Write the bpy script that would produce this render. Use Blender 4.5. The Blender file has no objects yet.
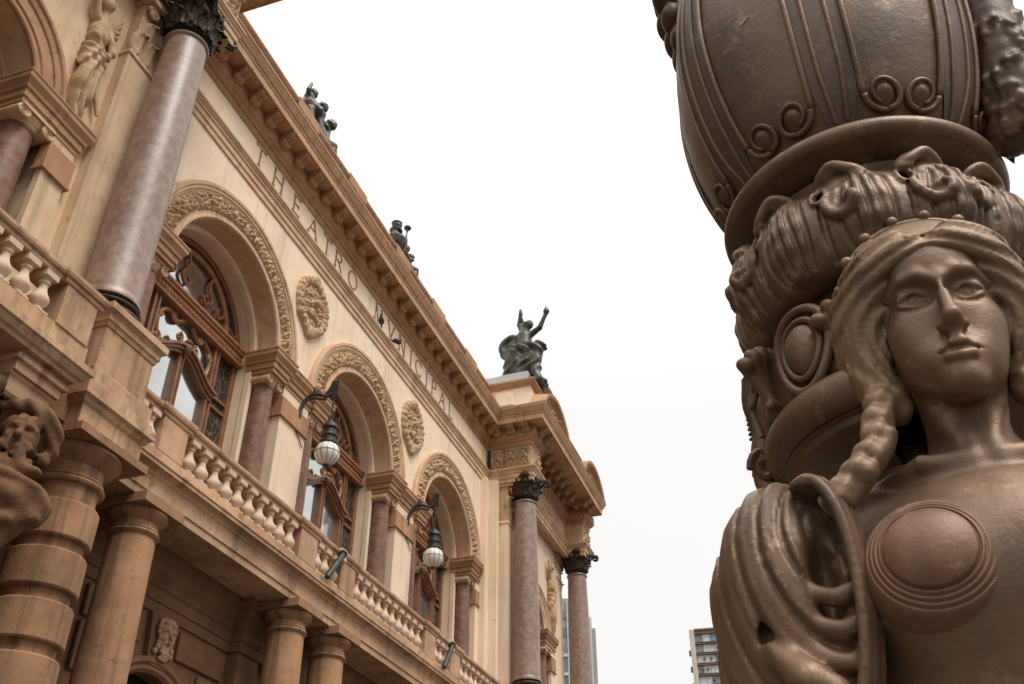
import bpy, bmesh, math, random
import numpy as np
from mathutils import Vector, Matrix, noise
SC = bpy.context.scene
COL = SC.collection
R = math.radians
PI = math.pi
rng = random.Random(7)

# ------------------------------------------------------------------ camera, sky, sun, exposure
cam_d = bpy.data.cameras.new('camera')
cam = bpy.data.objects.new('camera', cam_d); COL.objects.link(cam)
cam_d.sensor_width = 36.0
cam_d.lens = 975.0 / 1024.0 * 36.0
cam_d.clip_start = 0.05; cam_d.clip_end = 4000
cam.location = (10, 0, 0)                      # eye height is z = 0, the ground is at z = -1.6
cam.rotation_euler = (R(90 + 35.25), 0, R(18.7))
cam_d.dof.use_dof = True
cam_d.dof.focus_distance = 2.6
cam_d.dof.aperture_fstop = 18.0
SC.camera = cam

W = bpy.data.worlds.new('World'); SC.world = W; W.use_nodes = True
nt = W.node_tree; nt.nodes.clear()
out = nt.nodes.new('ShaderNodeOutputWorld'); bg = nt.nodes.new('ShaderNodeBackground')
sky = nt.nodes.new('ShaderNodeTexSky'); sky.sky_type = 'NISHITA'; sky.sun_disc = False
SUN_EL, SUN_AZ = 58.0, 118.0                    # azimuth clockwise from +Y
sky.sun_elevation = R(SUN_EL); sky.sun_rotation = R(SUN_AZ)
sky.dust_density = 6.0; sky.air_density = 1.0; sky.ozone_density = 1.0
# a closed cloud deck: whitened sky, brightest overhead as an overcast sky is, dim below the horizon
hs = nt.nodes.new('ShaderNodeHueSaturation'); hs.inputs['Saturation'].default_value = 0.0
mx = nt.nodes.new('ShaderNodeMixRGB'); mx.inputs[0].default_value = 0.93
wtc = nt.nodes.new('ShaderNodeTexCoord'); wsp = nt.nodes.new('ShaderNodeSeparateXYZ'); wrp = nt.nodes.new('ShaderNodeValToRGB')
wno = nt.nodes.new('ShaderNodeTexNoise'); wno.inputs['Scale'].default_value = 1.6; wno.inputs['Detail'].default_value = 5
nt.links.new(wtc.outputs['Generated'], wsp.inputs[0]); nt.links.new(wtc.outputs['Generated'], wno.inputs[0])
nt.links.new(wsp.outputs['Z'], wrp.inputs[0])
e = wrp.color_ramp.elements
e[0].position = 0.0; e[0].color = (.10, .093, .083, 1)
e[1].position = 1.0; e[1].color = (1.30, 1.28, 1.245, 1)
for p_, c_ in ((.05, (.20, .196, .19)), (.20, (.432, .429, .425)), (.5, (.442, .439, .435)), (.72, (.52, .515, .508)), (.84, (.90, .885, .865))):
    q_ = e.new(p_); q_.color = (*c_, 1)
wmr = nt.nodes.new('ShaderNodeMapRange'); wmr.inputs[3].default_value = .96; wmr.inputs[4].default_value = 1.04
nt.links.new(wno.outputs[0], wmr.inputs[0])
wm = nt.nodes.new('ShaderNodeVectorMath'); wm.operation = 'SCALE'; nt.links.new(wrp.outputs[0], wm.inputs[0]); nt.links.new(wmr.outputs[0], wm.inputs['Scale'])
w2 = nt.nodes.new('ShaderNodeVectorMath'); w2.operation = 'SCALE'; w2.inputs['Scale'].default_value = 13.7; nt.links.new(wm.outputs[0], w2.inputs[0])
nt.links.new(sky.outputs[0], hs.inputs['Color']); nt.links.new(hs.outputs[0], mx.inputs[1]); nt.links.new(w2.outputs[0], mx.inputs[2])
nt.links.new(mx.outputs[0], bg.inputs['Color']); bg.inputs['Strength'].default_value = 0.1
nt.links.new(bg.outputs[0], out.inputs[0])

sd = bpy.data.lights.new('sun', 'SUN'); sd.energy = 1.5; sd.angle = R(25); sd.color = (1, .95, .88)
sun = bpy.data.objects.new('sun', sd); COL.objects.link(sun)
az, el = R(SUN_AZ), R(SUN_EL)
sdir = Vector((math.sin(az) * math.cos(el), math.cos(az) * math.cos(el), math.sin(el)))
sun.rotation_euler = (-sdir).to_track_quat('-Z', 'Y').to_euler()
sun.location = sdir * 60

SC.view_settings.view_transform = 'Standard'
SC.view_settings.look = 'None'
SC.view_settings.exposure = 0.72
SC.view_settings.gamma = 1.0
SC.view_settings.use_curve_mapping = False
SC.render.engine = 'CYCLES'
SC.cycles.max_bounces = 6

# ------------------------------------------------------------------ materials
def mat(name, c1, c2=None, rough=.7, metal=0., scale=2., bump=0., bscale=30., c3=None, streak=0., spec=.22, detail=8., lo=.35, hi=.65, coat=0.):
    m = bpy.data.materials.new(name); m.use_nodes = True
    n = m.node_tree.nodes; l = m.node_tree.links
    b = n['Principled BSDF']
    b.inputs['Roughness'].default_value = rough; b.inputs['Metallic'].default_value = metal
    b.inputs['Specular IOR Level'].default_value = spec
    if coat: b.inputs['Coat Weight'].default_value = coat; b.inputs['Coat Roughness'].default_value = .15
    c2 = c2 or tuple(v * .8 for v in c1)
    tc = n.new('ShaderNodeTexCoord')
    mp = n.new('ShaderNodeMapping'); l.new(tc.outputs['Object'], mp.inputs[0])
    def noise(sc, det=detail, stretch=None, ro=.6):
        t = n.new('ShaderNodeTexNoise'); t.inputs['Scale'].default_value = sc
        t.inputs['Detail'].default_value = det; t.inputs['Roughness'].default_value = ro
        if stretch:
            mm = n.new('ShaderNodeMapping'); mm.inputs['Scale'].default_value = stretch
            l.new(tc.outputs['Object'], mm.inputs[0]); l.new(mm.outputs[0], t.inputs[0])
        else: l.new(mp.outputs[0], t.inputs[0])
        return t
    def ramp(src, a, b_):
        r = n.new('ShaderNodeMapRange'); r.inputs[1].default_value = a; r.inputs[2].default_value = b_
        l.new(src, r.inputs[0]); return r.outputs[0]
    def mix(f, ca, cb):
        x = n.new('ShaderNodeMixRGB'); l.new(f, x.inputs[0])
        for i, c in ((1, ca), (2, cb)):
            if isinstance(c, tuple): x.inputs[i].default_value = (*c, 1)
            else: l.new(c, x.inputs[i])
        return x.outputs[0]
    col = mix(ramp(noise(scale).outputs[0], lo, hi), c1, c2)
    if c3:
        col = mix(ramp(noise(scale * 3.7, 10, None, .7).outputs[0], .56, .72), col, c3)
    if streak:                                    # old rain streaks and soot with their own shape
        st = ramp(noise(1.0, 6, (scale * 4, scale * 4, scale * .22)).outputs[0], .52, .70)
        mu = n.new('ShaderNodeMath'); mu.operation = 'MULTIPLY'; mu.inputs[1].default_value = streak
        l.new(st, mu.inputs[0])
        col = mix(mu.outputs[0], col, tuple(v * .45 for v in c2))
    l.new(col, b.inputs['Base Color'])
    rr = n.new('ShaderNodeMapRange'); rr.inputs[3].default_value = max(.02, rough - .12); rr.inputs[4].default_value = min(1, rough + .12)
    l.new(noise(scale * 5).outputs[0], rr.inputs[0]); l.new(rr.outputs[0], b.inputs['Roughness'])
    if bump:
        bp = n.new('ShaderNodeBump'); bp.inputs['Strength'].default_value = bump; bp.inputs['Distance'].default_value = .02
        l.new(noise(bscale, 10, None, .65).outputs[0], bp.inputs['Height']); l.new(bp.outputs[0], b.inputs['Normal'])
    return m

M = {}
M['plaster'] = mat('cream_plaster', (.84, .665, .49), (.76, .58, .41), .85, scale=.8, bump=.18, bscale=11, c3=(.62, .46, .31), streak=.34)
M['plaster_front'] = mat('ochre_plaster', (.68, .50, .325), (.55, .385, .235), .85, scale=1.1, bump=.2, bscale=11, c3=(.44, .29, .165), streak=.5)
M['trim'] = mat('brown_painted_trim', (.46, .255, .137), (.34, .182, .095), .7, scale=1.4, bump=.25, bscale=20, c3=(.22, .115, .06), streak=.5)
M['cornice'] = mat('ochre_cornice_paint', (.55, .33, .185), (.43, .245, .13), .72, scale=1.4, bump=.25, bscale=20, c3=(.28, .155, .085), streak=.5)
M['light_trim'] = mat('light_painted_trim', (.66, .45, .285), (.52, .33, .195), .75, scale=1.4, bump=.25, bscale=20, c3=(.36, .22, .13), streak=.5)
M['relief'] = mat('carved_relief_stucco', (.58, .40, .24), (.40, .26, .15), .8, scale=3.5, bump=.3, bscale=30, c3=(.28, .18, .10))
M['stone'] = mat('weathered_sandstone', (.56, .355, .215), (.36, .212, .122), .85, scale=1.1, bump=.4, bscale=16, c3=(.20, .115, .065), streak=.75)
M['stone_shaded'] = mat('shaded_sandstone', (.29, .15, .08), (.19, .097, .051), .85, scale=1.2, bump=.35, bscale=18, c3=(.19, .11, .065), streak=.4)  # sandstone with the shade under the balcony put into its colour
M['stone_column_shaded'] = mat('shaded_brown_sandstone', (.38, .21, .113), (.225, .12, .062), .8, scale=1.3, bump=.4, bscale=16, c3=(.15, .08, .045), streak=.8)  # brown sandstone, darkened in colour where the balcony blocks light from above
M['baluster'] = mat('pale_stone_baluster', (.66, .50, .37), (.52, .37, .26), .8, scale=5, bump=.2, bscale=30, c3=(.36, .24, .16))
M['granite'] = mat('red_granite_polished', (.30, .20, .15), (.215, .135, .098), .40, scale=7, lo=.42, hi=.58, c3=(.42, .31, .25), bump=.02, bscale=60, spec=.6)
M['granite_dark'] = mat('brown_granite', (.25, .135, .093), (.17, .088, .06), .42, scale=6, lo=.42, hi=.58, c3=(.29, .165, .12), bump=.02, bscale=60)
M['wood'] = mat('varnished_wood', spec=.45, c1=(.255, .118, .056), c2=(.17, .074, .035), rough=.4, scale=5, bump=.1, bscale=40)
M['wood_light'] = mat('varnished_wood_carving', (.38, .19, .095), (.28, .125, .058), .45, scale=8, bump=.2, bscale=40)
M['iron'] = mat('dark_iron', (.035, .033, .032), (.06, .055, .05), .5, metal=.5, spec=.45, scale=9, bump=.2, bscale=40)
M['capital'] = mat('dark_bronze_capital', (.035, .028, .023), (.075, .058, .043), .5, metal=.55, scale=7, bump=.3, bscale=40, c3=(.14, .105, .075))
M['statue'] = mat('green_black_bronze', (.045, .042, .036), (.085, .08, .068), .42, metal=.6, spec=.45, scale=3, bump=.3, bscale=18, c3=(.20, .21, .18))
M['zinc'] = mat('zinc_sheet', (.50, .49, .47), (.42, .41, .40), .55, metal=.25, scale=1.0, bump=.05)
M['letter'] = mat('letter_paint', (.24, .145, .085), (.30, .19, .115), .8, scale=4)
M['atlas'] = mat('dark_carved_stone', (.19, .098, .05), (.105, .054, .028), .6, scale=4, bump=.4, bscale=30, c3=(.26, .155, .09), spec=.08)
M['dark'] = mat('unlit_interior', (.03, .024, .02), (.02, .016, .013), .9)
M['ground'] = mat('stone_paving', (.10, .088, .075), (.07, .062, .053), .85, scale=.7, bump=.3, bscale=12)
M['bird'] = mat('dark_feathers', (.03, .03, .035), (.06, .06, .065), .7, scale=20)

def glassmat(name, base, rough, metal):
    m = mat(name, base, tuple(v * .82 for v in base), rough, metal=metal, scale=1.2)
    b = m.node_tree.nodes['Principled BSDF']
    for lk in list(b.inputs['Roughness'].links): m.node_tree.links.remove(lk)
    b.inputs['Roughness'].default_value = rough
    return m
M['mirror'] = glassmat('reflecting_glass', (.72, .74, .73), .10, .95)
M['mirror_dim'] = glassmat('dim_glass', (.16, .15, .14), .12, .7)
M['globe'] = mat('milk_glass', (.80, .76, .68), (.7, .66, .58), .18, scale=6, spec=.7)
def leaded():
    m = glassmat('leaded_glass', (.05, .043, .036), .18, .15)
    n = m.node_tree.nodes; l = m.node_tree.links; b = n['Principled BSDF']
    tc = n.new('ShaderNodeTexCoord'); mp = n.new('ShaderNodeMapping'); mp.inputs['Scale'].default_value = (1, 6.3, 4.2)
    mp.inputs['Rotation'].default_value = (R(38), 0, 0)
    br = n.new('ShaderNodeTexVoronoi'); br.feature = 'DISTANCE_TO_EDGE'; br.inputs['Scale'].default_value = 1.0
    l.new(tc.outputs['Object'], mp.inputs[0]); l.new(mp.outputs[0], br.inputs['Vector'])
    r = n.new('ShaderNodeMapRange'); r.inputs[1].default_value = .02; r.inputs[2].default_value = .05
    l.new(br.outputs[0], r.inputs[0])
    x = n.new('ShaderNodeMixRGB'); l.new(r.outputs[0], x.inputs[0])
    x.inputs[1].default_value = (.17, .13, .10, 1)
    old = b.inputs['Base Color'].links[0].from_socket; l.new(old, x.inputs[2]); l.new(x.outputs[0], b.inputs['Base Color'])
    return m
M['leaded'] = leaded()

# ------------------------------------------------------------------ helpers
WLOC = {}
def link(o, parent=None, loc=(0, 0, 0)):
    COL.objects.link(o)
    o.location = loc; WLOC[o.name] = Vector(loc)
    if parent is not None:
        o.parent = parent
        o.matrix_parent_inverse = Matrix.Translation(-WLOC[parent.name])
    return o
def tag(o, label=None, cat=None, group=None, kind=None):
    if label: o['label'] = label
    if cat: o['category'] = cat
    if group: o['group'] = group
    if kind: o['kind'] = kind
    return o
def thing(name, label, cat, loc, group=None):
    o = bpy.data.objects.new(name, None); o.empty_display_size = .3
    link(o, None, loc); return tag(o, label, cat, group)
def clone(o, parent, loc):
    c = o.copy(); link(c, parent, loc); return c

class MB:
    def __init__(s): s.v = []; s.f = []
    def add(s, vs, fs):
        b = len(s.v); s.v += [tuple(map(float, p)) for p in vs]; s.f += [tuple(b + i for i in f) for f in fs]; return s
    def box(s, x0, x1, y0, y1, z0, z1):
        return s.add([(x0,y0,z0),(x1,y0,z0),(x1,y1,z0),(x0,y1,z0),(x0,y0,z1),(x1,y0,z1),(x1,y1,z1),(x0,y1,z1)],
                     [(0,3,2,1),(4,5,6,7),(0,1,5,4),(1,2,6,5),(2,3,7,6),(3,0,4,7)])
    def prism(s, poly, axis, a, b):
        # poly in the two other axes (x:(y,z) y:(x,z) z:(x,y))
        def P(p, t): return {'x': (t, p[0], p[1]), 'y': (p[0], t, p[1]), 'z': (p[0], p[1], t)}[axis]
        n = len(poly); vs = [P(p, a) for p in poly] + [P(p, b) for p in poly]
        fs = [(i, (i+1) % n, n + (i+1) % n, n + i) for i in range(n)] + [tuple(range(n))[::-1], tuple(range(n, 2*n))]
        return s.add(vs, fs)
    def lathe(s, prof, c=(0,0,0), seg=32, a0=0., a1=2*PI, sx=1., sy=1.):
        full = abs(a1 - a0 - 2*PI) < 1e-6; m = seg if full else seg + 1; n = len(prof); vs = []; fs = []
        for j in range(m):
            a = a0 + (a1 - a0) * j / seg
            for r, z in prof: vs.append((c[0] + r*math.cos(a)*sx, c[1] + r*math.sin(a)*sy, c[2] + z))
        for j in range(seg):
            k = (j + 1) % m
            for i in range(n - 1):
                fs.append((j*n+i, k*n+i, k*n+i+1, j*n+i+1))
        return s.add(vs, fs)
    def tube(s, pts, r, n=8, closed=False, flat=None):
        pts = [Vector(p) for p in pts]; rs = r if isinstance(r, (list, tuple)) else [r]*len(pts)
        L = len(pts); vs = []; fs = []; up = None
        for i, p in enumerate(pts):
            if closed: t = pts[(i+1) % L] - pts[i-1]
            else: t = pts[min(i+1, L-1)] - pts[max(i-1, 0)]
            t.normalize()
            if up is None:
                up = Vector((0,0,1)) if abs(t.z) < .9 else Vector((1,0,0))
            u = t.cross(up); 
            if u.length < 1e-6: u = t.orthogonal()
            u.normalize(); w = u.cross(t).normalized(); up = w
            for k in range(n):
                a = 2*PI*k/n
                vs.append(p + (u*math.cos(a) + w*math.sin(a)) * rs[i])
        for i in range(L if closed else L-1):
            j = (i+1) % L
            for k in range(n):
                q = (k+1) % n; fs.append((i*n+k, i*n+q, j*n+q, j*n+k))
        if not closed: fs += [tuple(range(n))[::-1], tuple((L-1)*n + k for k in range(n))]
        return s.add(vs, fs)
    def arch(s, prof, yc, zc, a0=0., a1=PI, n=48, disp=None):
        # closed profile of (x, r) turned about the x axis through (yc, zc)
        m = len(prof); vs = []; fs = []
        for j in range(n+1):
            a = a0 + (a1-a0)*j/n
            for i, (x, r) in enumerate(prof): vs.append((x, yc + r*math.cos(a), zc + r*math.sin(a)))
        for j in range(n):
            for i in range(m):
                k = (i+1) % m; fs.append((j*m+i, j*m+k, (j+1)*m+k, (j+1)*m+i))
        fs += [tuple(range(m)), tuple(n*m + i for i in range(m))[::-1]]
        return s.add(vs, fs)
    def path(s, prof, path, closed_prof=True, caps=True):
        # moulding: profile (out, z) along a plan polyline (x, y); outward is to the right of travel
        P = [Vector(p) for p in path]; L = len(P); dirs = [(P[i+1]-P[i]).normalized() for i in range(L-1)]
        nr = [Vector((d.y, -d.x)) for d in dirs]; vs = []; fs = []; m = len(prof)
        for i, p in enumerate(P):
            if i == 0: mv = nr[0]
            elif i == L-1: mv = nr[-1]
            else:
                mv = nr[i-1] + nr[i]; mv = mv / (1 + nr[i-1].dot(nr[i]))
            for o, z in prof: vs.append((p.x + mv.x*o, p.y + mv.y*o, z))
        for i in range(L-1):
            for k in range(m if closed_prof else m-1):
                q = (k+1) % m; fs.append((i*m+k, (i+1)*m+k, (i+1)*m+q, i*m+q))
        if caps and closed_prof: fs += [tuple(range(m)), tuple((L-1)*m + k for k in range(m))[::-1]]
        return s.add(vs, fs)
    def grid(s, P, wrap_u=False, wrap_v=False):
        # P[i][j] points
        nu, nv = len(P), len(P[0]); vs = [p for row in P for p in row]; fs = []
        for i in range(nu if wrap_u else nu-1):
            for j in range(nv if wrap_v else nv-1):
                a, b = (i+1) % nu, (j+1) % nv
                fs.append((i*nv+j, a*nv+j, a*nv+b, i*nv+b))
        return s.add(vs, fs)
    def xf(s, mtx):
        s.v = [tuple(mtx @ Vector(p)) for p in s.v]; return s
    def merge(s, o): return s.add(o.v, o.f)
    def mesh(s, name, m, smooth=False, angle=35, fix=True):
        me = bpy.data.meshes.new(name); me.from_pydata(s.v, [], s.f)
        if fix:
            bm = bmesh.new(); bm.from_mesh(me); bmesh.ops.recalc_face_normals(bm, faces=bm.faces); bm.to_mesh(me); bm.free()
        me.materials.append(M[m] if isinstance(m, str) else m)
        if smooth:
            me.polygons.foreach_set('use_smooth', [True]*len(me.polygons))
            if angle < 180: me.set_sharp_from_angle(angle=R(angle))
        me.update(); return me
    def obj(s, name, m, parent=None, loc=(0,0,0), smooth=False, angle=35, bevel=0., fix=True):
        # coordinates are world coordinates; loc becomes the origin
        l = Vector(loc)
        if l.length: s.v = [(p[0]-l.x, p[1]-l.y, p[2]-l.z) for p in s.v]
        o = bpy.data.objects.new(name, s.mesh(name, m, smooth, angle, fix)); link(o, parent, loc)
        if bevel:
            b = o.modifiers.new('bevel', 'BEVEL'); b.width = bevel; b.segments = 2; b.limit_method = 'ANGLE'; b.angle_limit = R(40)
            b.harden_normals = False
        return o

# ---- signed distance sculpting: smooth unions meshed with surface nets
def smin(a, b, k): 
    h = np.clip(.5 + .5*(b-a)/k, 0, 1); return b*(1-h) + a*h - k*h*(1-h)
def smax(a, b, k): return -smin(-a, -b, k)
def sph(P, c, r): return np.sqrt((P[0]-c[0])**2 + (P[1]-c[1])**2 + (P[2]-c[2])**2) - r
def ell(P, c, r):
    x, y, z = P[0]-c[0], P[1]-c[1], P[2]-c[2]
    k0 = np.sqrt((x/r[0])**2 + (y/r[1])**2 + (z/r[2])**2); k1 = np.sqrt((x/r[0]**2)**2 + (y/r[1]**2)**2 + (z/r[2]**2)**2)
    return k0*(k0-1)/np.maximum(k1, 1e-6)
def caps(P, a, b, ra, rb=None):
    rb = ra if rb is None else rb
    a = np.array(a, float); b = np.array(b, float); d = b-a; L = (d*d).sum()
    x, y, z = P[0]-a[0], P[1]-a[1], P[2]-a[2]
    t = np.clip((x*d[0]+y*d[1]+z*d[2])/max(L, 1e-9), 0, 1)
    return np.sqrt((x-d[0]*t)**2 + (y-d[1]*t)**2 + (z-d[2]*t)**2) - (ra + (rb-ra)*t)
def chain(P, pts, rs, k=.01):
    d = None
    for i in range(len(pts)-1):
        e = caps(P, pts[i], pts[i+1], rs[i], rs[i+1]); d = e if d is None else smin(d, e, k)
    return d
def bez(p, n=10):
    # smooth curve through points (Catmull-Rom)
    p = [np.array(q, float) for q in p]; q = [2*p[0]-p[1]] + p + [2*p[-1]-p[-2]]; o = []
    for i in range(1, len(q)-2):
        for j in range(n):
            t = j/n; o.append(.5*((2*q[i]) + (q[i+1]-q[i-1])*t + (2*q[i-1]-5*q[i]+4*q[i+1]-q[i+2])*t*t + (3*q[i]-q[i-1]-3*q[i+1]+q[i+2])*t**3))
    o.append(q[-2]); return [tuple(v) for v in o]
class Field:
    # distance values on a grid; each primitive only touches the cells inside its own box
    def __init__(s, lo, hi, h):
        s.ax = [np.arange(lo[i], hi[i]+h, h, dtype=np.float32) for i in range(3)]
        s.V = np.full([len(a) for a in s.ax], 9., np.float32)
    def win(s, lo, hi):
        r = [(int(np.searchsorted(s.ax[i], lo[i])), int(np.searchsorted(s.ax[i], hi[i]))) for i in range(3)]
        sl = tuple(slice(a, b) for a, b in r); return sl, np.meshgrid(*[s.ax[i][r[i][0]:r[i][1]] for i in range(3)], indexing='ij', sparse=True)
    def put(s, f, lo, hi, k=.01, op='u'):
        sl, P = s.win(lo, hi); v = s.V[sl]
        if v.size == 0: return
        d = f(P)
        s.V[sl] = smin(v, d, k) if op == 'u' else (smax(v, -d, k) if op == 's' else d + v)
    def chain(s, pts, rs, k=.01, op='u', kk=.008):
        pts = [tuple(p) for p in pts]; m = max(rs) + k*1.6 + .012
        lo = [min(p[i] for p in pts)-m for i in range(3)]; hi = [max(p[i] for p in pts)+m for i in range(3)]
        s.put(lambda P: chain(P, pts, rs, kk), lo, hi, k, op)
    def ball(s, c, r, k=.01, op='u'):
        r3 = (r, r, r) if not isinstance(r, (tuple, list)) else r; m = k*1.6 + .012
        s.put(lambda P: ell(P, c, r3), [c[i]-r3[i]-m for i in range(3)], [c[i]+r3[i]+m for i in range(3)], k, op)
def nets(f, lo, hi, h):
    n = [int(math.ceil((hi[i]-lo[i])/h))+1 for i in range(3)]
    ax = [np.float32(lo[i]) + np.arange(n[i], dtype=np.float32)*np.float32(h) for i in range(3)]
    if isinstance(f, np.ndarray): V = f; n = list(V.shape)
    else: V = f(np.meshgrid(*ax, indexing='ij', sparse=True)).astype(np.float32)
    S = V < 0; nx, ny, nz = [k-1 for k in n]
    cs = np.zeros((nx, ny, nz), np.int8)
    corners = [(0,0,0),(1,0,0),(0,1,0),(1,1,0),(0,0,1),(1,0,1),(0,1,1),(1,1,1)]
    for c in corners: cs += S[c[0]:c[0]+nx, c[1]:c[1]+ny, c[2]:c[2]+nz]
    ii = np.argwhere((cs > 0) & (cs < 8)); idx = -np.ones((nx, ny, nz), np.int32)
    idx[ii[:,0], ii[:,1], ii[:,2]] = np.arange(len(ii))
    vc = {c: V[ii[:,0]+c[0], ii[:,1]+c[1], ii[:,2]+c[2]] for c in corners}
    acc = np.zeros((len(ii), 3)); cnt = np.zeros(len(ii))
    for ca in corners:
        for k in range(3):
            if ca[k]: continue
            cb = list(ca); cb[k] = 1; va, vb = vc[ca], vc[tuple(cb)]; mk = (va < 0) != (vb < 0)
            t = np.where(mk, va/np.where(mk, va-vb, 1), 0)
            for q in range(3): acc[:, q] += np.where(mk, (t if q == k else ca[q]), 0)
            cnt += mk
    vs = (ii + acc/cnt[:, None])*h + np.array(lo)
    fs = []
    def quads(mask, A, B, C, D, flip):
        q = np.stack([A[mask], B[mask], C[mask], D[mask]], 1); fl = flip[mask]
        q[fl] = q[fl][:, ::-1]; fs.append(q[(q >= 0).all(1)])
    s0 = S[:-1,1:-1,1:-1]; s1 = S[1:,1:-1,1:-1]
    quads(s0 != s1, idx[:,:-1,:-1], idx[:,1:,:-1], idx[:,1:,1:], idx[:,:-1,1:], s1)
    s0 = S[1:-1,:-1,1:-1]; s1 = S[1:-1,1:,1:-1]
    quads(s0 != s1, idx[:-1,:,:-1], idx[:-1,:,1:], idx[1:,:,1:], idx[1:,:,:-1], s1)
    s0 = S[1:-1,1:-1,:-1]; s1 = S[1:-1,1:-1,1:]
    quads(s0 != s1, idx[:-1,:-1,:], idx[1:,:-1,:], idx[1:,1:,:], idx[:-1,1:,:], s1)
    return vs, np.concatenate(fs)
def sculpt(name, m, f, lo, hi, h, parent=None, mtx=None, loc=(0,0,0), relax=1):
    vs, fs = nets(f, lo, hi, h)
    for _ in range(relax):                         # light smoothing removes the grid steps
        a = np.zeros_like(vs); c = np.zeros(len(vs))
        for i in range(4):
            p, q = fs[:, i], fs[:, (i+1) % 4]
            np.add.at(a, p, vs[q]); np.add.at(c, p, 1); np.add.at(a, q, vs[p]); np.add.at(c, q, 1)
        vs = .5*vs + .5*a/np.maximum(c, 1)[:, None]
    if mtx is not None:
        A = np.array(mtx); vs = vs @ A[:3,:3].T + A[:3,3]
    vs = vs - np.array(loc)
    me = bpy.data.meshes.new(name)
    me.vertices.add(len(vs)); me.vertices.foreach_set('co', vs.astype(np.float32).ravel())
    me.loops.add(len(fs)*4); me.loops.foreach_set('vertex_index', fs.astype(np.int32).ravel())
    me.polygons.add(len(fs)); me.polygons.foreach_set('loop_start', np.arange(0, len(fs)*4, 4, dtype=np.int32))
    me.polygons.foreach_set('use_smooth', np.ones(len(fs), bool))
    me.materials.append(M[m] if isinstance(m, str) else m)
    me.update(calc_edges=True); me.validate()
    o = bpy.data.objects.new(name, me); return link(o, parent, loc)
# ------------------------------------------------------------------ setting
g = MB().add([(-1500,-1500,-1.6),(1500,-1500,-1.6),(1500,2500,-1.6),(-1500,2500,-1.6)], [(0,1,2,3)])
tag(g.obj('ground', 'ground'), kind='structure')

YM = 36.08
def my(y): return YM - y
BAYS = (12.4, 18.1, 23.8)
ZC, RI, RO = 11.3, 1.82, 2.55
T = thing('theatre_building', 'cream and brown theatre with arched windows, balconies, granite columns and inscribed frieze', 'theatre', (-4, YM/2, -1.6))

# ---- walls
def arched_piece(yc, half, top, r, x0, x1, zc, foot, m=40):
    p = [(yc-half, foot), (yc-r, foot)]
    if foot < zc: p.append((yc-r, zc))
    a_s = math.asin(max(0, (foot-zc)/r)) if foot > zc else 0
    p = [(yc-half, foot)]
    if foot < zc: p.append((yc-r, foot))
    p += [(yc - r*math.cos(a_s + (PI-2*a_s)*i/m), zc + r*math.sin(a_s + (PI-2*a_s)*i/m)) for i in range(m+1)]
    if foot < zc: p.append((yc+r, foot))
    p += [(yc+half, foot), (yc+half, top), (yc-half, top)]
    return MB().prism(p, 'x', x0, x1)
w = MB()
for yc in BAYS:
    w.merge(arched_piece(yc, 2.85, 14.9, RI, -.55, 0, ZC, 11.42))
for a, b in ((9.0, 10.07), (14.73, 15.77), (20.43, 21.47), (26.13, 26.96)): w.box(-.55, 0, a, b, 6.3, 11.42)
w.box(-.55, 0, 9.0, BAYS[0]-2.85, 11.42, 14.9); w.box(-.55, 0, BAYS[2]+2.85, 26.96, 11.42, 14.9)
w.box(-.55, 0, 9.0, 26.96, 14.9, 17.0)
w.box(0, .19, 26.40, 26.74, 6.9, 14.6); w.box(0, .44, 26.742, 26.95, 6.9, 14.6)
w.box(0, .19, my(26.74), my(26.40), 6.9, 14.6); w.box(0, .44, my(26.95), my(26.742), 6.9, 14.6)
w.obj('upper_wall', 'plaster', T)
w = MB()
for yc in BAYS: w.merge(arched_piece(yc, 2.85, 14.6, 1.72, -.97, -.552, ZC, 6.3))
w.obj('window_reveal', 'plaster', T)
for yc in BAYS:
    q = MB().arch([(-.55, 1.70), (-.43, 1.70), (-.41, 1.76), (-.43, 1.83), (-.55, 1.83)], yc, ZC, 0, PI, 48)
    for s in (-1, 1):
        a, b = sorted((yc + s*1.70, yc + s*1.83)); q.prism([(-.55, a), (-.43, a), (-.41, (a+b)/2), (-.43, b), (-.55, b)], 'z', 6.3, ZC)
    q.obj('inner_arch_rib', 'plaster', T, smooth=True)
# body of the building behind, roof
MB().box(-22, -2.4, -6, 36, -1.6, 17.6).box(-2.4, -.97, 8.9, 27.1, 14.6, 17.6).box(-2.4, -.57, 8.9, 27.1, 5.9, 6.29).obj('building_core', 'dark', T)
MB().prism([(-22, 17.61), (-1.0, 17.61), (-2.6, 19.0), (-20, 20.5)], 'y', 4, 33).obj('roof', 'zinc', T)

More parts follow.
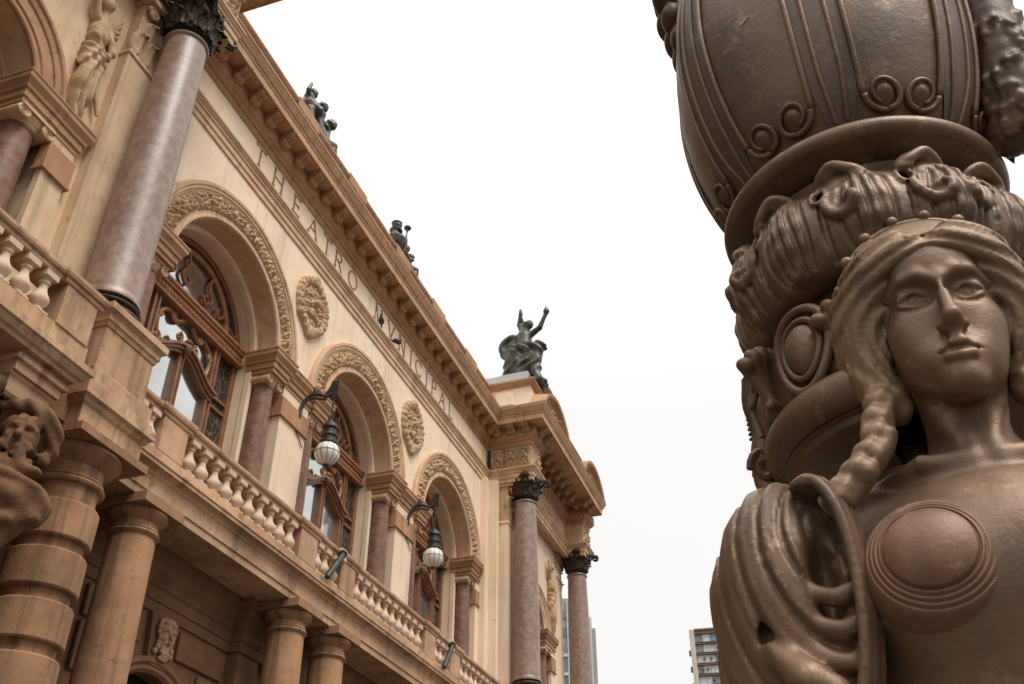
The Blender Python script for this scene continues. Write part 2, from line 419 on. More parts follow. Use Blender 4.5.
# ---- archivolts
for yc in BAYS:
    a0 = R(3.2)
    A = MB()
    A.arch([(-.02, 2.33), (.05, 2.33), (.06, 2.37), (.085, 2.385), (.085, 2.44), (.11, 2.455), (.115, 2.52), (.085, 2.55), (-.02, 2.555)], yc, ZC, a0, PI-a0, 72)
    ao = A.obj('archivolt', 'light_trim', T, smooth=True, angle=25)
    MB().arch([(-.54, RI-.015), (.03, RI-.015), (.065, RI+.01), (.065, RI+.06), (.04, RI+.075), (.045, RI+.13), (.02, RI+.15), (-.02, RI+.15)], yc, ZC, a0+.02, PI-a0-.02, 72).obj('inner_moulding', 'light_trim', ao, smooth=True, angle=25)
    n = 560; rows = []; r0, r1 = RI+.13, 2.345; NLV = 38
    for i in range(n+1):
        row = []; a = a0 + (PI-2*a0)*i/n; side = a if a < PI/2 else PI-a
        for j in range(21):
            s = j/20; arc = side*2.1
            u = side*NLV/PI + .8*abs(s-.5); k = math.floor(u); p = u-k
            v1 = noise.voronoi(Vector((arc*9, s*3.4, yc)))[0]; cell = (v1[1]-v1[0])
            hgt = .035 + .055*math.sin(PI*p)**.6*(.5+.5*math.sin(PI*min(1, s*1.2+.1))) + .085*min(1, cell*2.2)*math.sin(PI*s)**.4 - .03
            hgt += .022*noise.noise(Vector((arc*26, s*9, yc)))
            ed = min(1, min(s, 1-s)*9)
            row.append((.012 + max(0, hgt)*ed, yc + (r0+(r1-r0)*s)*math.cos(a), ZC + (r0+(r1-r0)*s)*math.sin(a)))
        rows.append(row)
    MB().grid(rows).obj('leaf_band', 'relief', ao, smooth=True, angle=50)

# ---- impost blocks on the piers, reveal columns, brown bands
IMP = [(-.05, 10.98), (.015, 10.98), (.015, 11.06), (.045, 11.08), (.045, 11.2), (.075, 11.215), (.085, 11.27), (.13, 11.34), (.145, 11.36), (.145, 11.44), (.16, 11.455), (.16, 11.49), (-.05, 11.495)]
COLY = []
for a, b, L, Rr in ((9.0, 10.07, 0, 1), (14.73, 15.77, 1, 1), (20.43, 21.47, 1, 1), (26.13, 26.42, 1, 0)):
    pt = []
    if L: pt += [(-.55, a-.60), (.07, a-.60), (.07, a-.07), (0, a-.07)]
    else: pt += [(0, a)]
    if Rr: pt += [(0, b+.07), (.07, b+.07), (.07, b+.60), (-.55, b+.60)]
    else: pt += [(0, b)]
    q = MB().path(IMP, pt)
    if L: q.box(-.55, .069, a-.599, a-.071, 10.985, 11.485); COLY.append(a-.335)
    if Rr: q.box(-.55, .069, b+.071, b+.599, 10.985, 11.485); COLY.append(b+.335)
    q.obj('impost', 'trim', T)
    MB().box(-.3, .035, a-.035 if L else a, b+.035 if Rr else b, 10.32, 10.74).box(-.3, .055, a-.055 if L else a, b+.055 if Rr else b, 10.285, 10.318).obj('band_course', 'trim', T, bevel=.008)

def spiral(cx, cy, r, turns, n=40, hand=1, ax=0.):
    return [(ax, cx + hand*r*(1-.86*i/n)*math.cos(2*PI*turns*i/n + PI/2), cy + r*(1-.86*i/n)*math.sin(2*PI*turns*i/n + PI/2)) for i in range(n+1)]
shaft_me = MB().lathe([(.0, 0), (.27, 0), (.275, .08), (.24, .12), (.232, .16), (.232, 1.6), (.222, 3.2), (.205, 4.22), (.22, 4.24), (.22, 4.275), (.2, 4.29), (0, 4.29)], seg=28).mesh('reveal_column', 'granite_dark', True, 30)
cq = MB().lathe([(.2, 4.28), (.215, 4.33), (.25, 4.38), (.26, 4.42), (.24, 4.44)], seg=24).box(-.26, .29, -.25, .25, 4.435, 4.475)
for s in (-1, 1):
    for xx in (.27,):
        cq.tube(spiral(s*.2, 4.37, .095, 2.2, hand=s, ax=xx-.02), [.028*(1-.6*i/40) for i in range(41)], 6)
    cq.prism([(s*.2 + .085*math.cos(t*PI/6), 4.37 + .085*math.sin(t*PI/6)) for t in range(12)], 'x', -.22, .25)
cap_me = cq.mesh('column_capital', 'light_trim', True, 40)
base = None
for yy in COLY:
    o = bpy.data.objects.new('reveal_column', shaft_me); link(o, T, (-.27, yy, 6.5))
    c = bpy.data.objects.new('column_capital', cap_me); link(c, o, (-.27, yy, 6.5))

# ---- windows
def window(yc, x=-.86, zc=ZC, k=1.0, zb=6.4):
    f = MB()
    Y = lambda d: yc + d*k
    rO = 1.74*k
    f.arch([(x-.08, rO-.15*k), (x+.06, rO-.15*k), (x+.08, rO-.12*k), (x+.06, rO-.08*k), (x+.07, rO-.03*k), (x+.04, rO), (x-.08, rO)], yc, zc, 0, PI, 56)
    for s in (-1, 1):
        for a, b, d in ((1.59, 1.74, .07), (.93, 1.05, .07), (.90, .96, .10), (1.02, 1.08, .10)):
            lo, hi = sorted((Y(s*a), Y(s*b))); f.box(x-.08, x+d, lo, hi, zb, zc-.05)
        lo, hi = sorted((Y(s*1.05), Y(s*1.6)))
        f.box(x-.04, x+.05, lo, hi, zc-1.10, zc-1.03); f.box(x-.04, x+.05, lo, hi, zc-1.32, zc-1.26)
    f.box(x-.05, x+.075, Y(-.045), Y(.045), zb, zc-.82); f.box(x-.05, x+.10, Y(-.075), Y(-.045), zb, zc-.82); f.box(x-.05, x+.10, Y(.045), Y(.075), zb, zc-.82)
    fr = f.obj('window', 'wood', T, bevel=.006)
    # main transom
    t = MB().box(x-.06, x+.14, Y(-1.74), Y(1.74), zc-.07, zc+.21)
    t.path([(0, zc+.15), (.05, zc+.17), (.05, zc+.22), (.09, zc+.24), (.09, zc+.30), (0, zc+.31), (-.05, zc+.31), (-.05, zc+.15)], [(x+.14, Y(-1.74)), (x+.14, Y(1.74))])
    t.path([(0, zc-.1), (.05, zc-.1), (.06, zc-.05), (.03, zc-.02), (0, zc-.02), (-.05, zc-.02), (-.05, zc-.1)], [(x+.14, Y(-1.74)), (x+.14, Y(1.74))])
    for i in range(34):
        yy = Y(-1.65 + 3.3*i/33); t.lathe([(0, -.05), (.028, -.035), (.04, 0), (.028, .035), (0, .05)], (x+.145, yy, zc+.065), 8)
    t.obj('transom', 'wood_light', fr, smooth=True, angle=30)
    # bowed hood rail above the doors
    pts = []; n = 30
    for i in range(n+1):
        d = -1.05 + 2.1*i/n; e = abs(d)/1.05
        hz = zc - 1.20 + .44*(.5+.5*math.cos(PI*min(1, e*1.02)))
        pts.append((d, hz))
    rail = MB()
    for lo, hi, dp in ((-.11, -.04, .12), (-.04, .03, .17), (.03, .09, .22)):
        vs = [];  
        rows = [[(x-.04, Y(d), h+lo), (x+dp, Y(d), h+lo), (x+dp, Y(d), h+hi), (x-.04, Y(d), h+hi)] for d, h in pts]
        rail.grid(rows, wrap_v=True)
    rail.lathe([(0,-.16),(.06,-.12),(.10,-.04),(.09,.04),(.12,.08),(.07,.15),(.02,.2),(0,.2)], (x+.16, yc, zc-.72), 12)
    for s in (-1, 1):
        rail.tube([(x+.14,)+q[1:] for q in spiral(Y(s*.26), zc-.62, .10, 1.6, hand=s)], .028, 6)
        rail.tube([(x+.14, Y(s*.12), zc-.68), (x+.14, Y(s*.2), zc-.74), (x+.14, Y(s*.36), zc-.82), (x+.12, Y(s*.5), zc-.86)], .035, 6)
    rail.obj('hood_rail', 'wood', fr, smooth=True, angle=40)
    # carved tracery
    c = MB()
    c.arch([(x-.04, 1.13*k), (x+.05, 1.13*k), (x+.07, 1.17*k), (x+.07, 1.22*k), (x+.05, 1.26*k), (x-.04, 1.26*k)], yc, zc+.26, 0, PI, 40)
    for s in (-1, 1):
        c.tube(bez([(x+.05, Y(s*.42), zc+1.33), (x+.05, Y(s*.36), zc+1.05), (x+.05, Y(s*.5), zc+.78), (x+.05, Y(s*.34), zc+.62), (x+.05, Y(s*.24), zc+.72), (x+.05, Y(s*.33), zc+.80)], 6), .034, 6)
        c.tube(bez([(x+.05, Y(s*1.56), zc+.66), (x+.05, Y(s*1.44), zc+.52), (x+.05, Y(s*1.2), zc+.60), (x+.05, Y(s*.98), zc+.72), (x+.05, Y(s*.84), zc+.58), (x+.05, Y(s*.72), zc+.68), (x+.05, Y(s*.8), zc+.78)], 6), .036, 6)
        # scroll frame in the middle light under the transom
        c.tube(bez([(x+.05, Y(s*.12), zc-.14), (x+.05, Y(s*.36), zc-.30), (x+.05, Y(s*.56), zc-.2), (x+.05, Y(s*.78), zc-.34), (x+.05, Y(s*.84), zc-.62), (x+.05, Y(s*.74), zc-.92), (x+.05, Y(s*.62), zc-.98), (x+.05, Y(s*.6), zc-.88)], 6), .045, 6)
        c.tube([(x+.06,)+q[1:] for q in spiral(Y(s*.40), zc-.27, .085, 1.5, hand=-s)], .03, 6)
        c.tube([(x+.06,)+q[1:] for q in spiral(Y(s*.82), zc-.42, .075, 1.5, hand=s)], .03, 6)
        c.tube([(x+.06,)+q[1:] for q in spiral(Y(s*.76), zc-.9, .09, 1.5, hand=s)], .03, 6)
    c.obj('tracery', 'wood_light', fr, smooth=True, angle=60)
    MB().prism([(yc + 1.2*k*math.cos(PI*i/30), zc+.26 + 1.2*k*math.sin(PI*i/30)) for i in range(31)], 'x', x-.03, x-.012).obj('fanlight', 'mirror', fr)
    lead = MB()
    lead.arch([(x-.03, 1.2*k), (x-.005, 1.2*k), (x-.005, 1.62*k), (x-.03, 1.62*k)], yc, zc+.1, 0, PI, 40)
    for s in (-1, 1):
        lo, hi = sorted((Y(s*1.05), Y(s*1.62))); lead.box(x-.03, x-.01, lo, hi, zb, zc-.05)
    lead.obj('leaded_pane', 'leaded', fr)
    MB().box(x-.03, x-.012, Y(-.95), Y(.95), zb, zc-.05).obj('pane', 'mirror', fr)
    MB().box(x-.2, x-.1, yc-1.9*k, yc+1.9*k, zb, zc+1.9*k).obj('interior_dark_board', 'dark', fr)  # dark board behind the panes, coloured as the unlit interior
    return fr
for yc in BAYS: window(yc)

# ---- entablature
def ent_path(dy=0.):
    n = [(.85, .2), (.85, 2.15), (1.55, 2.15), (1.55, 3.05), (.85, 3.05), (.85, 8.2), (1.55, 8.2), (1.55, 9.10)]
    far = [(1.55, 26.98), (1.55, 27.90), (.85, 27.90), (.85, 33.45), (1.52, 33.45), (1.52, 34.35), (.3, 34.35), (-8, 34.35)]
    return n + [(0, 9.10), (0, 26.98)] + far
EP = ent_path()
ARCH = [(-.1, 14.55), (.035, 14.55), (.035, 14.69), (.06, 14.70), (.06, 14.84), (.085, 14.85), (.085, 14.90), (.105, 14.92), (.135, 14.97), (.15, 14.98), (.15, 15.03), (.02, 15.045), (-.1, 15.045)]
MB().path(ARCH, EP).obj('architrave', 'light_trim', T)
frn, frf = MB(), MB()
for a, b in ((2.15, 3.05), (8.2, 9.10), (26.98, 27.90), (33.45, 34.35)):
    (frf if a > 20 else frn).box(.1, 1.51 if a > 33 else 1.54, a+.01, b-.01, 14.61, 16.9)
frn.box(.1, .84, .2, 9.09, 14.62, 16.85); frf.box(.1, .84, 26.99, 34.34, 14.62, 16.85)
frn.obj('frieze', 'light_trim', T); fz = frf.obj('frieze', 'light_trim', T)
# carved grotesques on the frieze blocks above the columns
def relief_patch(yA, yB, zA, zB, x, axis='x', amp=.09, seed=1, nu=70, nv=50, sgn=1):
    r = random.Random(seed); ph = [r.random()*6 for _ in range(12)]
    rows = []
    for i in range(nu):
        row = []
        for j in range(nv):
            u = i/(nu-1); v = j/(nv-1); s = abs(u-.5)*2
            hgt = .5 + .35*math.sin(9*s + ph[0] + 4*math.sin(5*v+ph[1])) + .3*math.sin(13*v + ph[2] + 3*math.sin(6*s+ph[3])) + .22*math.sin(23*s*v + 17*v + ph[4])
            hgt += .9*math.exp(-((s/.16)**2 + ((v-.55)/.22)**2)) - .5*math.exp(-(((s-.07)/.03)**2 + ((v-.62)/.05)**2)) - .5*math.exp(-((s/.05)**2+((v-.42)/.04)**2))
            e = min(1, min(u, 1-u, v, 1-v)*10)
            vv = noise.voronoi(Vector((s*4.5, v*5, seed*3.1)))[0]; hgt = .45*hgt + .95*min(1, (vv[1]-vv[0])*2.0) + .25*noise.noise(Vector((s*14, v*15, seed)))
            d = max(0, hgt)*amp*e
            a = yA + (yB-yA)*u; b = zA + (zB-zA)*v
            row.append((x + sgn*d, a, b) if axis == 'x' else (a, x + sgn*d, b))
        rows.append(row)
    return MB().grid(rows)
for k, (a, b) in enumerate(((8.2, 9.10), (26.98, 27.90), (33.45, 34.35))):
    relief_patch(a+.05, b-.05, 15.10, 15.83, 1.542 if k < 2 else 1.512, seed=k).obj('frieze_carving', 'relief', fz, smooth=True, angle=180)
for x0, x1 in ((.12, .58), (.60, 1.05), (1.07, 1.50)):
    relief_patch(x0, x1, 15.10, 15.83, 26.985, 'y', seed=5, sgn=-1, nu=40).obj('frieze_carving', 'relief', fz, smooth=True, angle=180)
relief_patch(28.6, 32.4, 15.28, 15.8, .842, amp=.03, seed=9, nu=120).obj('frieze_carving', 'relief', fz, smooth=True, angle=180)
CORN = [(-.1, 15.83), (.02, 15.84), (.04, 15.90), (.04, 16.0), (.07, 16.01), (.10, 16.06), (.16, 16.12), (.18, 16.17), (.19, 16.18), (.19, 16.47), (.50, 16.48), (.53, 16.455), (.56, 16.455), (.56, 16.64), (.58, 16.655), (.58, 16.70), (.615, 16.74), (.655, 16.83), (.685, 16.90), (.70, 16.92), (.70, 16.99), (.64, 17.015), (-.1, 17.06)]
CP = [(1.55, .2)] + [(1.55, 9.10), (0, 9.10), (0, 26.98), (1.55, 26.98), (1.55, 33.75), (-8, 33.75)]
co = MB().path(CORN[9:] + [(-.1, 16.47)], CP).obj('cornice', 'cornice', T)
MB().path(CORN[:10] + [(-.1, 16.47)], EP).obj('bed_moulding', 'trim', co)
MB().box(1.05, 1.70, .2, 9.0, 16.475, 16.6).obj('soffit', 'trim', co)
MB().box(1.05, 1.70, 27.05, 33.7, 16.475, 16.6).obj('soffit', 'trim', co)
MB().path([(.66, 17.02), (.705, 16.995), (.715, 17.0), (.67, 17.035), (-.9, 17.62), (-.9, 17.5)], CP).obj('zinc_flashing', 'zinc', co)
# modillions: scrolled brackets under the corona
def modil():
    m = MB()
    pr = [(.0, 16.20), (.06, 16.20), (.12, 16.23), (.16, 16.29), (.22, 16.34), (.30, 16.37), (.33, 16.41), (.33, 16.468), (0, 16.468)]
    m.prism(pr, 'y', -.115, .115); m.tube([(x, .14*(1 if s else -1), z) for s in (0,) for x, z in ((.09, 16.27),)] + [(.09, .14, 16.27)], .07, 10)
    m.prism([(.0, 16.435), (.36, 16.435), (.37, 16.472), (0, 16.472)], 'y', -.15, .15)
    m.tube([(.27, -.13, 16.42), (.27, .13, 16.42)], .045, 8)
    for yy in (-.05, 0, .05): m.tube([(.05, yy, 16.195), (.13, yy, 16.225), (.18, yy, 16.30), (.27, yy, 16.36), (.325, yy, 16.40)], .018, 5)
    return m
mo = modil().mesh('modillion', 'trim', True, 40)
def put_mod(x, y, rz):
    o = bpy.data.objects.new('modillion', mo); link(o, co, (x, y, 0)); o.rotation_euler.z = rz
for i in range(27): put_mod(.185, 9.62 + .647*i, 0)
for s, yy in ((1, 26.98),):
    for x in (.45, .95, 1.45): put_mod(x, 26.80, -PI/2)
for i in range(11): put_mod(1.735 if i in (0, 1, 9, 10) else 1.035, 27.2 + .62*i, 0)
for i in range(13): put_mod(1.735 if i in (11, 12) else 1.035, my(27.2 + .62*i), 0)
for i in range(11): put_mod(1.37, 27.2 + .62*i, 0) if 1 < i < 10 else None

# ---- inscription: roman capitals set out as strokes with serifs
GL = {
 'T': [((.0,1),(.8,1)), ((.4,1),(.4,0))], 'H': [((.05,0),(.05,1)), ((.75,0),(.75,1)), ((.05,.52),(.75,.52))],
 'E': [((.08,0),(.08,1)), ((.08,1),(.6,1)), ((.08,.52),(.5,.52)), ((.08,0),(.62,0))],
 'A': [((.0,0),(.4,1)), ((.4,1),(.8,0)), ((.16,.36),(.64,.36))], 'V': [((.0,1),(.4,0)), ((.4,0),(.8,1))],
 'M': [((.02,0),(.12,1)), ((.12,1),(.47,.05)), ((.47,.05),(.82,1)), ((.82,1),(.92,0))], 'N': [((.08,0),(.08,1)), ((.08,1),(.78,0)), ((.78,0),(.78,1))],
 'I': [((.2,0),(.2,1))], 'L': [((.08,0),(.08,1)), ((.08,0),(.6,0))],
 'R': [((.08,0),(.08,1)), ((.38,.5),(.76,0))], 'P': [((.08,0),(.08,1))], 'O': [], 'C': []}
ins = MB()
IO = bpy.data.objects.new('inscription', None); link(IO, T, (0, 18, 15.24))
def letter(ch, yc, z0, h, x):
    ins.v.clear(); ins.f.clear()
    draw(ch, yc, z0, h, x)
    MB().merge(ins).obj('letter', 'letter', IO)
def draw(ch, yc, z0, h, x):
    w_ = {'M': .94, 'I': .4, 'E': .65, 'L': .62, 'P': .62, 'R': .76, 'O': 1.0, 'C': .85, 'N': .86}.get(ch, .8)
    ox = yc - w_*h/2
    def stroke(a, b, t):
        dx, dz = b[0]-a[0], b[1]-a[1]; L = math.hypot(dx, dz); nx, nz = -dz/L*t/2, dx/L*t/2
        P = [(a[0]+nx, a[1]+nz), (b[0]+nx, b[1]+nz), (b[0]-nx, b[1]-nz), (a[0]-nx, a[1]-nz)]
        ins.prism([(ox+p[0]*h, z0+p[1]*h) for p in P], 'x', x, x+.014 + rng.random()*.003)
    for a, b in GL[ch]:
        thick = .105 if (a[1] != b[1] and not (ch in 'AM' and b[0] > a[0] and b[1] > a[1])) else .06
        stroke(a, b, thick)
    seen = set()
    for a, b in GL[ch]:
        for e, o in ((a, b), (b, a)):
            if e[1] in (0, 1) and abs(e[1]-o[1]) > .5 and not (ch in 'AVM' and ((ch == 'A' and e[1] == 1) or (ch == 'V' and e[1] == 0))):
                stroke((e[0]-.11, e[1]), (e[0]+.11, e[1]), .055)
            elif e[1] in (0, 1, .52) and e[1] == o[1] and abs(e[0]-o[0]) > .3 and ch in 'TEL' and e[0] > .3 or (ch == 'T' and e == (.0, 1)):
                stroke((e[0], e[1]-.1), (e[0]+.001, e[1]+.1), .045)
    def ring(cx, cz, rx, rz, a0, a1, t0=.055, t1=.105, n=22):
        for i in range(n):
            u, v = a0+(a1-a0)*i/n, a0+(a1-a0)*(i+1)/n
            th = lambda q: t0 + (t1-t0)*abs(math.cos(q))
            P = [(cx+(rx-th(u)/2)*math.cos(u), cz+(rz-th(u)/2)*math.sin(u)), (cx+(rx+th(u)/2)*math.cos(u), cz+(rz+th(u)/2)*math.sin(u)),
                 (cx+(rx+th(v)/2)*math.cos(v), cz+(rz+th(v)/2)*math.sin(v)), (cx+(rx-th(v)/2)*math.cos(v), cz+(rz-th(v)/2)*math.sin(v))]
            ins.prism([(ox+p[0]*h, z0+p[1]*h) for p in P], 'x', x, x+.0145)
    if ch == 'O': ring(.5, .5, .46, .5, 0, 2*PI, n=32)
    if ch == 'C': ring(.5, .5, .46, .5, R(48), R(312)); stroke((.8, .98), (.8, .74), .05); stroke((.8, .02), (.8, .26), .05)
    if ch in 'RP': ring(.36, .76, .3, .25, -PI/2, PI/2); stroke((.08, 1.0), (.36, 1.0), .07); stroke((.08, .505), (.38, .505), .07)
for ch, yc in zip('THEATRO', (12.45, 13.23, 14.07, 14.86, 15.56, 16.17, 16.95)): letter(ch, yc, 15.285, .48, .001)
for ch, yc in zip('MVNICIPAL', (18.49, 19.27, 20.0, 20.62, 21.15, 21.76, 22.30, 22.97, 23.66)): letter(ch, yc, 15.285, .48, .001)

# ---- medallions between the arches
def medallion(yc, zc, seed):
    r = random.Random(seed); rows = []; na, nr = 220, 60; hw, hh = .66, .72
    def H(a, s):
        y, z = s*math.cos(a), s*math.sin(a); ay = abs(y)
        vv = noise.voronoi(Vector((ay*6 + 3*seed, z*6, .5)))[0]; cell = min(1, (vv[1]-vv[0])*2.4)
        if s > .70:                                 # wreath of blocks and leaves
            p = (a*11/PI) % 1; q = (s-.70)/.30
            h = .05 + .075*abs(math.sin(PI*min(1,q)))**.5*(.35+.65*abs(math.sin(PI*p))**.4) + .02*cell
        else:                                       # mask in a strap-work shield
            h = .04 + .055*cell + .02*math.sin(16*z + 9*ay)
            h += .11*math.exp(-((y/.20)**2 + ((z-.10)/.30)**2)) + .06*math.exp(-((ay-.40)/.07)**2)*(abs(z) < .5) + .05*math.exp(-((y/.30)**2+((z+.42)/.12)**2))
            h -= .06*math.exp(-(((ay-.085)/.04)**2 + ((z-.17)/.05)**2)) + .05*math.exp(-((y/.06)**2+((z+.06)/.04)**2))
            h += .03*math.exp(-((y/.035)**2+((z-.07)/.10)**2))
        return max(.02, h + .012*noise.noise(Vector((ay*20, z*20, seed))))
    for i in range(na):
        a = 2*PI*i/na; row = []
        bump = 1 + .035*abs(math.sin(a*12)) + (.16*math.exp(-((a-PI/2)/.2)**2)) + .20*math.exp(-((a-3*PI/2)/.28)**2) + .07*math.exp(-((a-3.9)/.15)**2)
        row.append((0, yc + hw*bump*math.cos(a), zc + hh*bump*math.sin(a)))
        for j in range(nr):
            s = 1 - j/(nr-1)
            row.append((H(a, s) * (1 if j else .55), yc + hw*s*(1+(bump-1)*s*s)*math.cos(a), zc + hh*s*(1+(bump-1)*s*s)*math.sin(a)))
        rows.append(row)
    return MB().grid(rows, wrap_u=True).obj('medallion', 'relief', T, smooth=True, angle=60)
medallion(15.27, 13.47, 1); medallion(20.97, 13.47, 2)

# ---- parapet over the central front, attic blocks over the columns
AP = [(1.50, 2.0), (1.50, 9.0), (-.12, 9.0), (-.12, 27.08), (1.50, 27.08), (1.50, 29.3), (1.0, 29.3), (1.0, 31.6), (1.5, 31.6), (1.5, 34.3), (-6, 34.3)]
MB().path([(-.3, 17.0), (.05, 17.0), (.05, 17.5), (.0, 17.52), (.0, 18.2), (-.3, 18.2)], AP).obj('parapet', 'plaster', T)
pc = MB().path([(-.35, 18.2), (.02, 18.2), (.03, 18.27), (.08, 18.30), (.12, 18.37), (.16, 18.39), (.16, 18.46), (-.35, 18.56)], AP)
for a in (10.0, 13.9, 16.62, 19.6, 22.32, 25.2): pc.box(-.4, .05, a-.5, a+.5, 18.2, 18.53)
pc.obj('parapet_coping', 'trim', T)
MB().prism([(-.5, 18.50), (1.45, 18.50), (.9, 18.9), (-.5, 18.9)], 'y', 27.2, 28.9).box(.3, 1.35, 27.3, 28.6, 18.55, 19.0).obj('attic_roof', 'zinc', T)
rf = MB().box(.3, .9, 27.0, 27.085, 17.55, 18.05).box(.15, 1.38, 26.985, 27.084, 17.2, 17.36); rf.obj('attic_panel', 'plaster', T)

# broken hoods of the pavilions
def hood(ya, yb):
    yc, half = (ya+yb)/2, (yb-ya)/2; rise = half*.60; r = (half*half + rise*rise)/(2*rise); zc = 17.02 + rise - r
    a = math.asin(half/r)
    h = MB().arch([(1.72, r-.34), (1.98, r-.34), (2.0, r-.27), (2.05, r-.25), (2.06, r-.17), (2.14, r-.10), (2.22, r-.07), (2.24, r+.0), (2.24, r+.05), (1.72, r+.12)], yc, zc, PI/2-a, PI/2+a, 28)
    o = h.obj('pediment_hood', 'trim', T, smooth=True, angle=25)
    n = 22; t = MB().prism([(yc + half*.86*math.sin((-1+2*i/n)*PI/2), 17.03 + (rise-.28)*math.cos((-1+2*i/n)*PI/2)) for i in range(n+1)], 'x', 1.72, 1.9); t.obj('tympanum', 'relief', o)
    relief_patch(ya+.3, yb-.3, 17.03, 17.03+rise*.72, 1.905, amp=.16, seed=int(ya*7), nu=90).obj('tympanum_carving', 'relief', o, smooth=True, angle=180)
hood(26.45, 29.35); hood(31.5, 34.4); hood(my(29.35), my(26.45))
rows = MB().arch([(-.2, 1.40), (1.05, 1.40), (1.10, 1.5), (1.2, 1.56), (1.3, 1.66), (1.32, 1.74), (-.2, 1.80)], 30.3, 18.25, R(-12), R(192), 32); rows.obj('attic_gable', 'trim', T, smooth=True, angle=25)
MB().box(-.2, .95, 28.75, 31.85, 17.2, 18.4).prism([(30.3 + 1.42*math.cos(PI*i/24), 18.38 + 1.3*math.sin(PI*i/24)) for i in range(25)], 'x', -.2, .93).obj('attic_block', 'plaster', T)
relief_patch(29.3, 31.3, 18.3, 19.5, .935, amp=.2, seed=31, nu=90).obj('attic_carving', 'relief', T, smooth=True, angle=180)
# ------------------------------------------------------------------ central balcony
XB = 1.2
PED = [c + s*.78 for c in (9.57, 15.27, 20.97, 26.67) for s in (-1, 1)]
ln = MB().path([(-.75, 6.08), (0, 6.08), (0, 6.20), (.025, 6.205), (.025, 6.44), (-.75, 6.44)], [(XB-.03, 9.2), (XB-.03, 26.95)])
ln.obj('balcony_lintel', 'stone', T)
cn = MB().path([(-.6, 6.442), (.02, 6.442), (.04, 6.46), (.06, 6.50), (.10, 6.52), (.15, 6.53), (.165, 6.535), (.165, 6.59), (.185, 6.595), (.185, 6.63), (.09, 6.66), (-.6, 6.66)], [(XB-.03, 9.2), (XB-.03, 26.95)])
cn.obj('balcony_cornice', 'stone', T)
MB().box(.78, XB+.018, 9.2, 26.95, 6.662, 6.84).obj('balustrade_plinth', 'stone', T, bevel=.012)
MB().box(-.55, .80, 9.2, 26.95, 6.3, 6.70).obj('balcony_floor', 'stone_shaded', T)
bal = thing('balustrade', None, None, (XB-.15, 18, 6.84)); del_ = None
bal.parent = T; bal.matrix_parent_inverse = Matrix.Translation(-WLOC[T.name])
RAIL = [(-.36, 7.40), (-.02, 7.40), (0, 7.42), (0, 7.47), (.03, 7.48), (.045, 7.51), (.045, 7.555), (.03, 7.57), (-.39, 7.58), (-.39, 7.40)]
MB().path(RAIL, [(XB, 9.2), (XB, 26.9)]).obj('handrail', 'stone', bal)
for y in PED:
    if not 9.3 < y < 26.8: continue
    MB().box(XB-.34, XB+.02, y-.30, y+.30, 6.842, 7.395).obj('pedestal', 'stone', bal, bevel=.01)
    MB().path([(o+.04, z+(.006 if z > 7.5 else -.004)) for o, z in RAIL], [(XB-.3, y-.33), (XB, y-.33), (XB, y+.33), (XB-.3, y+.33)]).box(XB-.35, XB-.02, y-.3, y+.3, 7.40, 7.57).obj('pedestal_cap', 'stone', bal)
bp = [(0, 0), (.088, 0), (.088, .035), (.066, .05), (.06, .07), (.075, .09), (.108, .135), (.118, .175), (.108, .215), (.078, .265), (.056, .32), (.05, .37), (.054, .395), (.07, .405), (.07, .43), (.056, .44), (.07, .465), (.09, .48), (0, .48)]
bm_ = MB().lathe(bp, seg=20).box(-.10, .10, -.10, .10, .478, .558).box(-.098, .098, -.098, .098, 0.0, .022)
bal_me = bm_.mesh('baluster', 'baluster', True, 40)
def baluster(parent, x, y, z, rz=0, s=1.):
    o = bpy.data.objects.new('baluster', bal_me); link(o, parent, (x, y, z)); o.rotation_euler.z = rz; o.scale = (s, s, s); return o
for c in (9.57, 15.27, 20.97):
    for k in (-1, 0, 1): 
        if c + k*.31 > 9.3: baluster(bal, XB-.085, c + k*.31, 6.842)
for c in (12.42, 18.12, 23.82):
    for k in range(10): baluster(bal, XB-.085, c + (k-4.5)*.34, 6.842)

# ------------------------------------------------------------------ doric columns of the loggia
def doric_mesh():
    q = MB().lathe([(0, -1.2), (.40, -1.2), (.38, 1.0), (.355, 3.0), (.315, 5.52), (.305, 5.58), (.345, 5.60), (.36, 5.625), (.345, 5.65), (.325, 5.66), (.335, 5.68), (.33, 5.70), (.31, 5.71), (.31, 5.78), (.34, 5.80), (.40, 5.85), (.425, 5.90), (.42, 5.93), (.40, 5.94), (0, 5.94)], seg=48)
    return q.mesh('loggia_column', 'stone_column_shaded', True, 35)
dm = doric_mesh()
ab = MB().box(-.445, .445, -.445, .445, 5.94, 6.076).mesh('abacus', 'stone_column_shaded')
for y in (10.31, 14.58, 16.08, 20.2, 21.75, 25.85):
    o = bpy.data.objects.new('loggia_column', dm); link(o, T, (.93, y, 0)); o.rotation_euler.z = y
    a = bpy.data.objects.new('abacus', ab); link(a, o, (.93, y, 0)); o.rotation_euler.z = 0
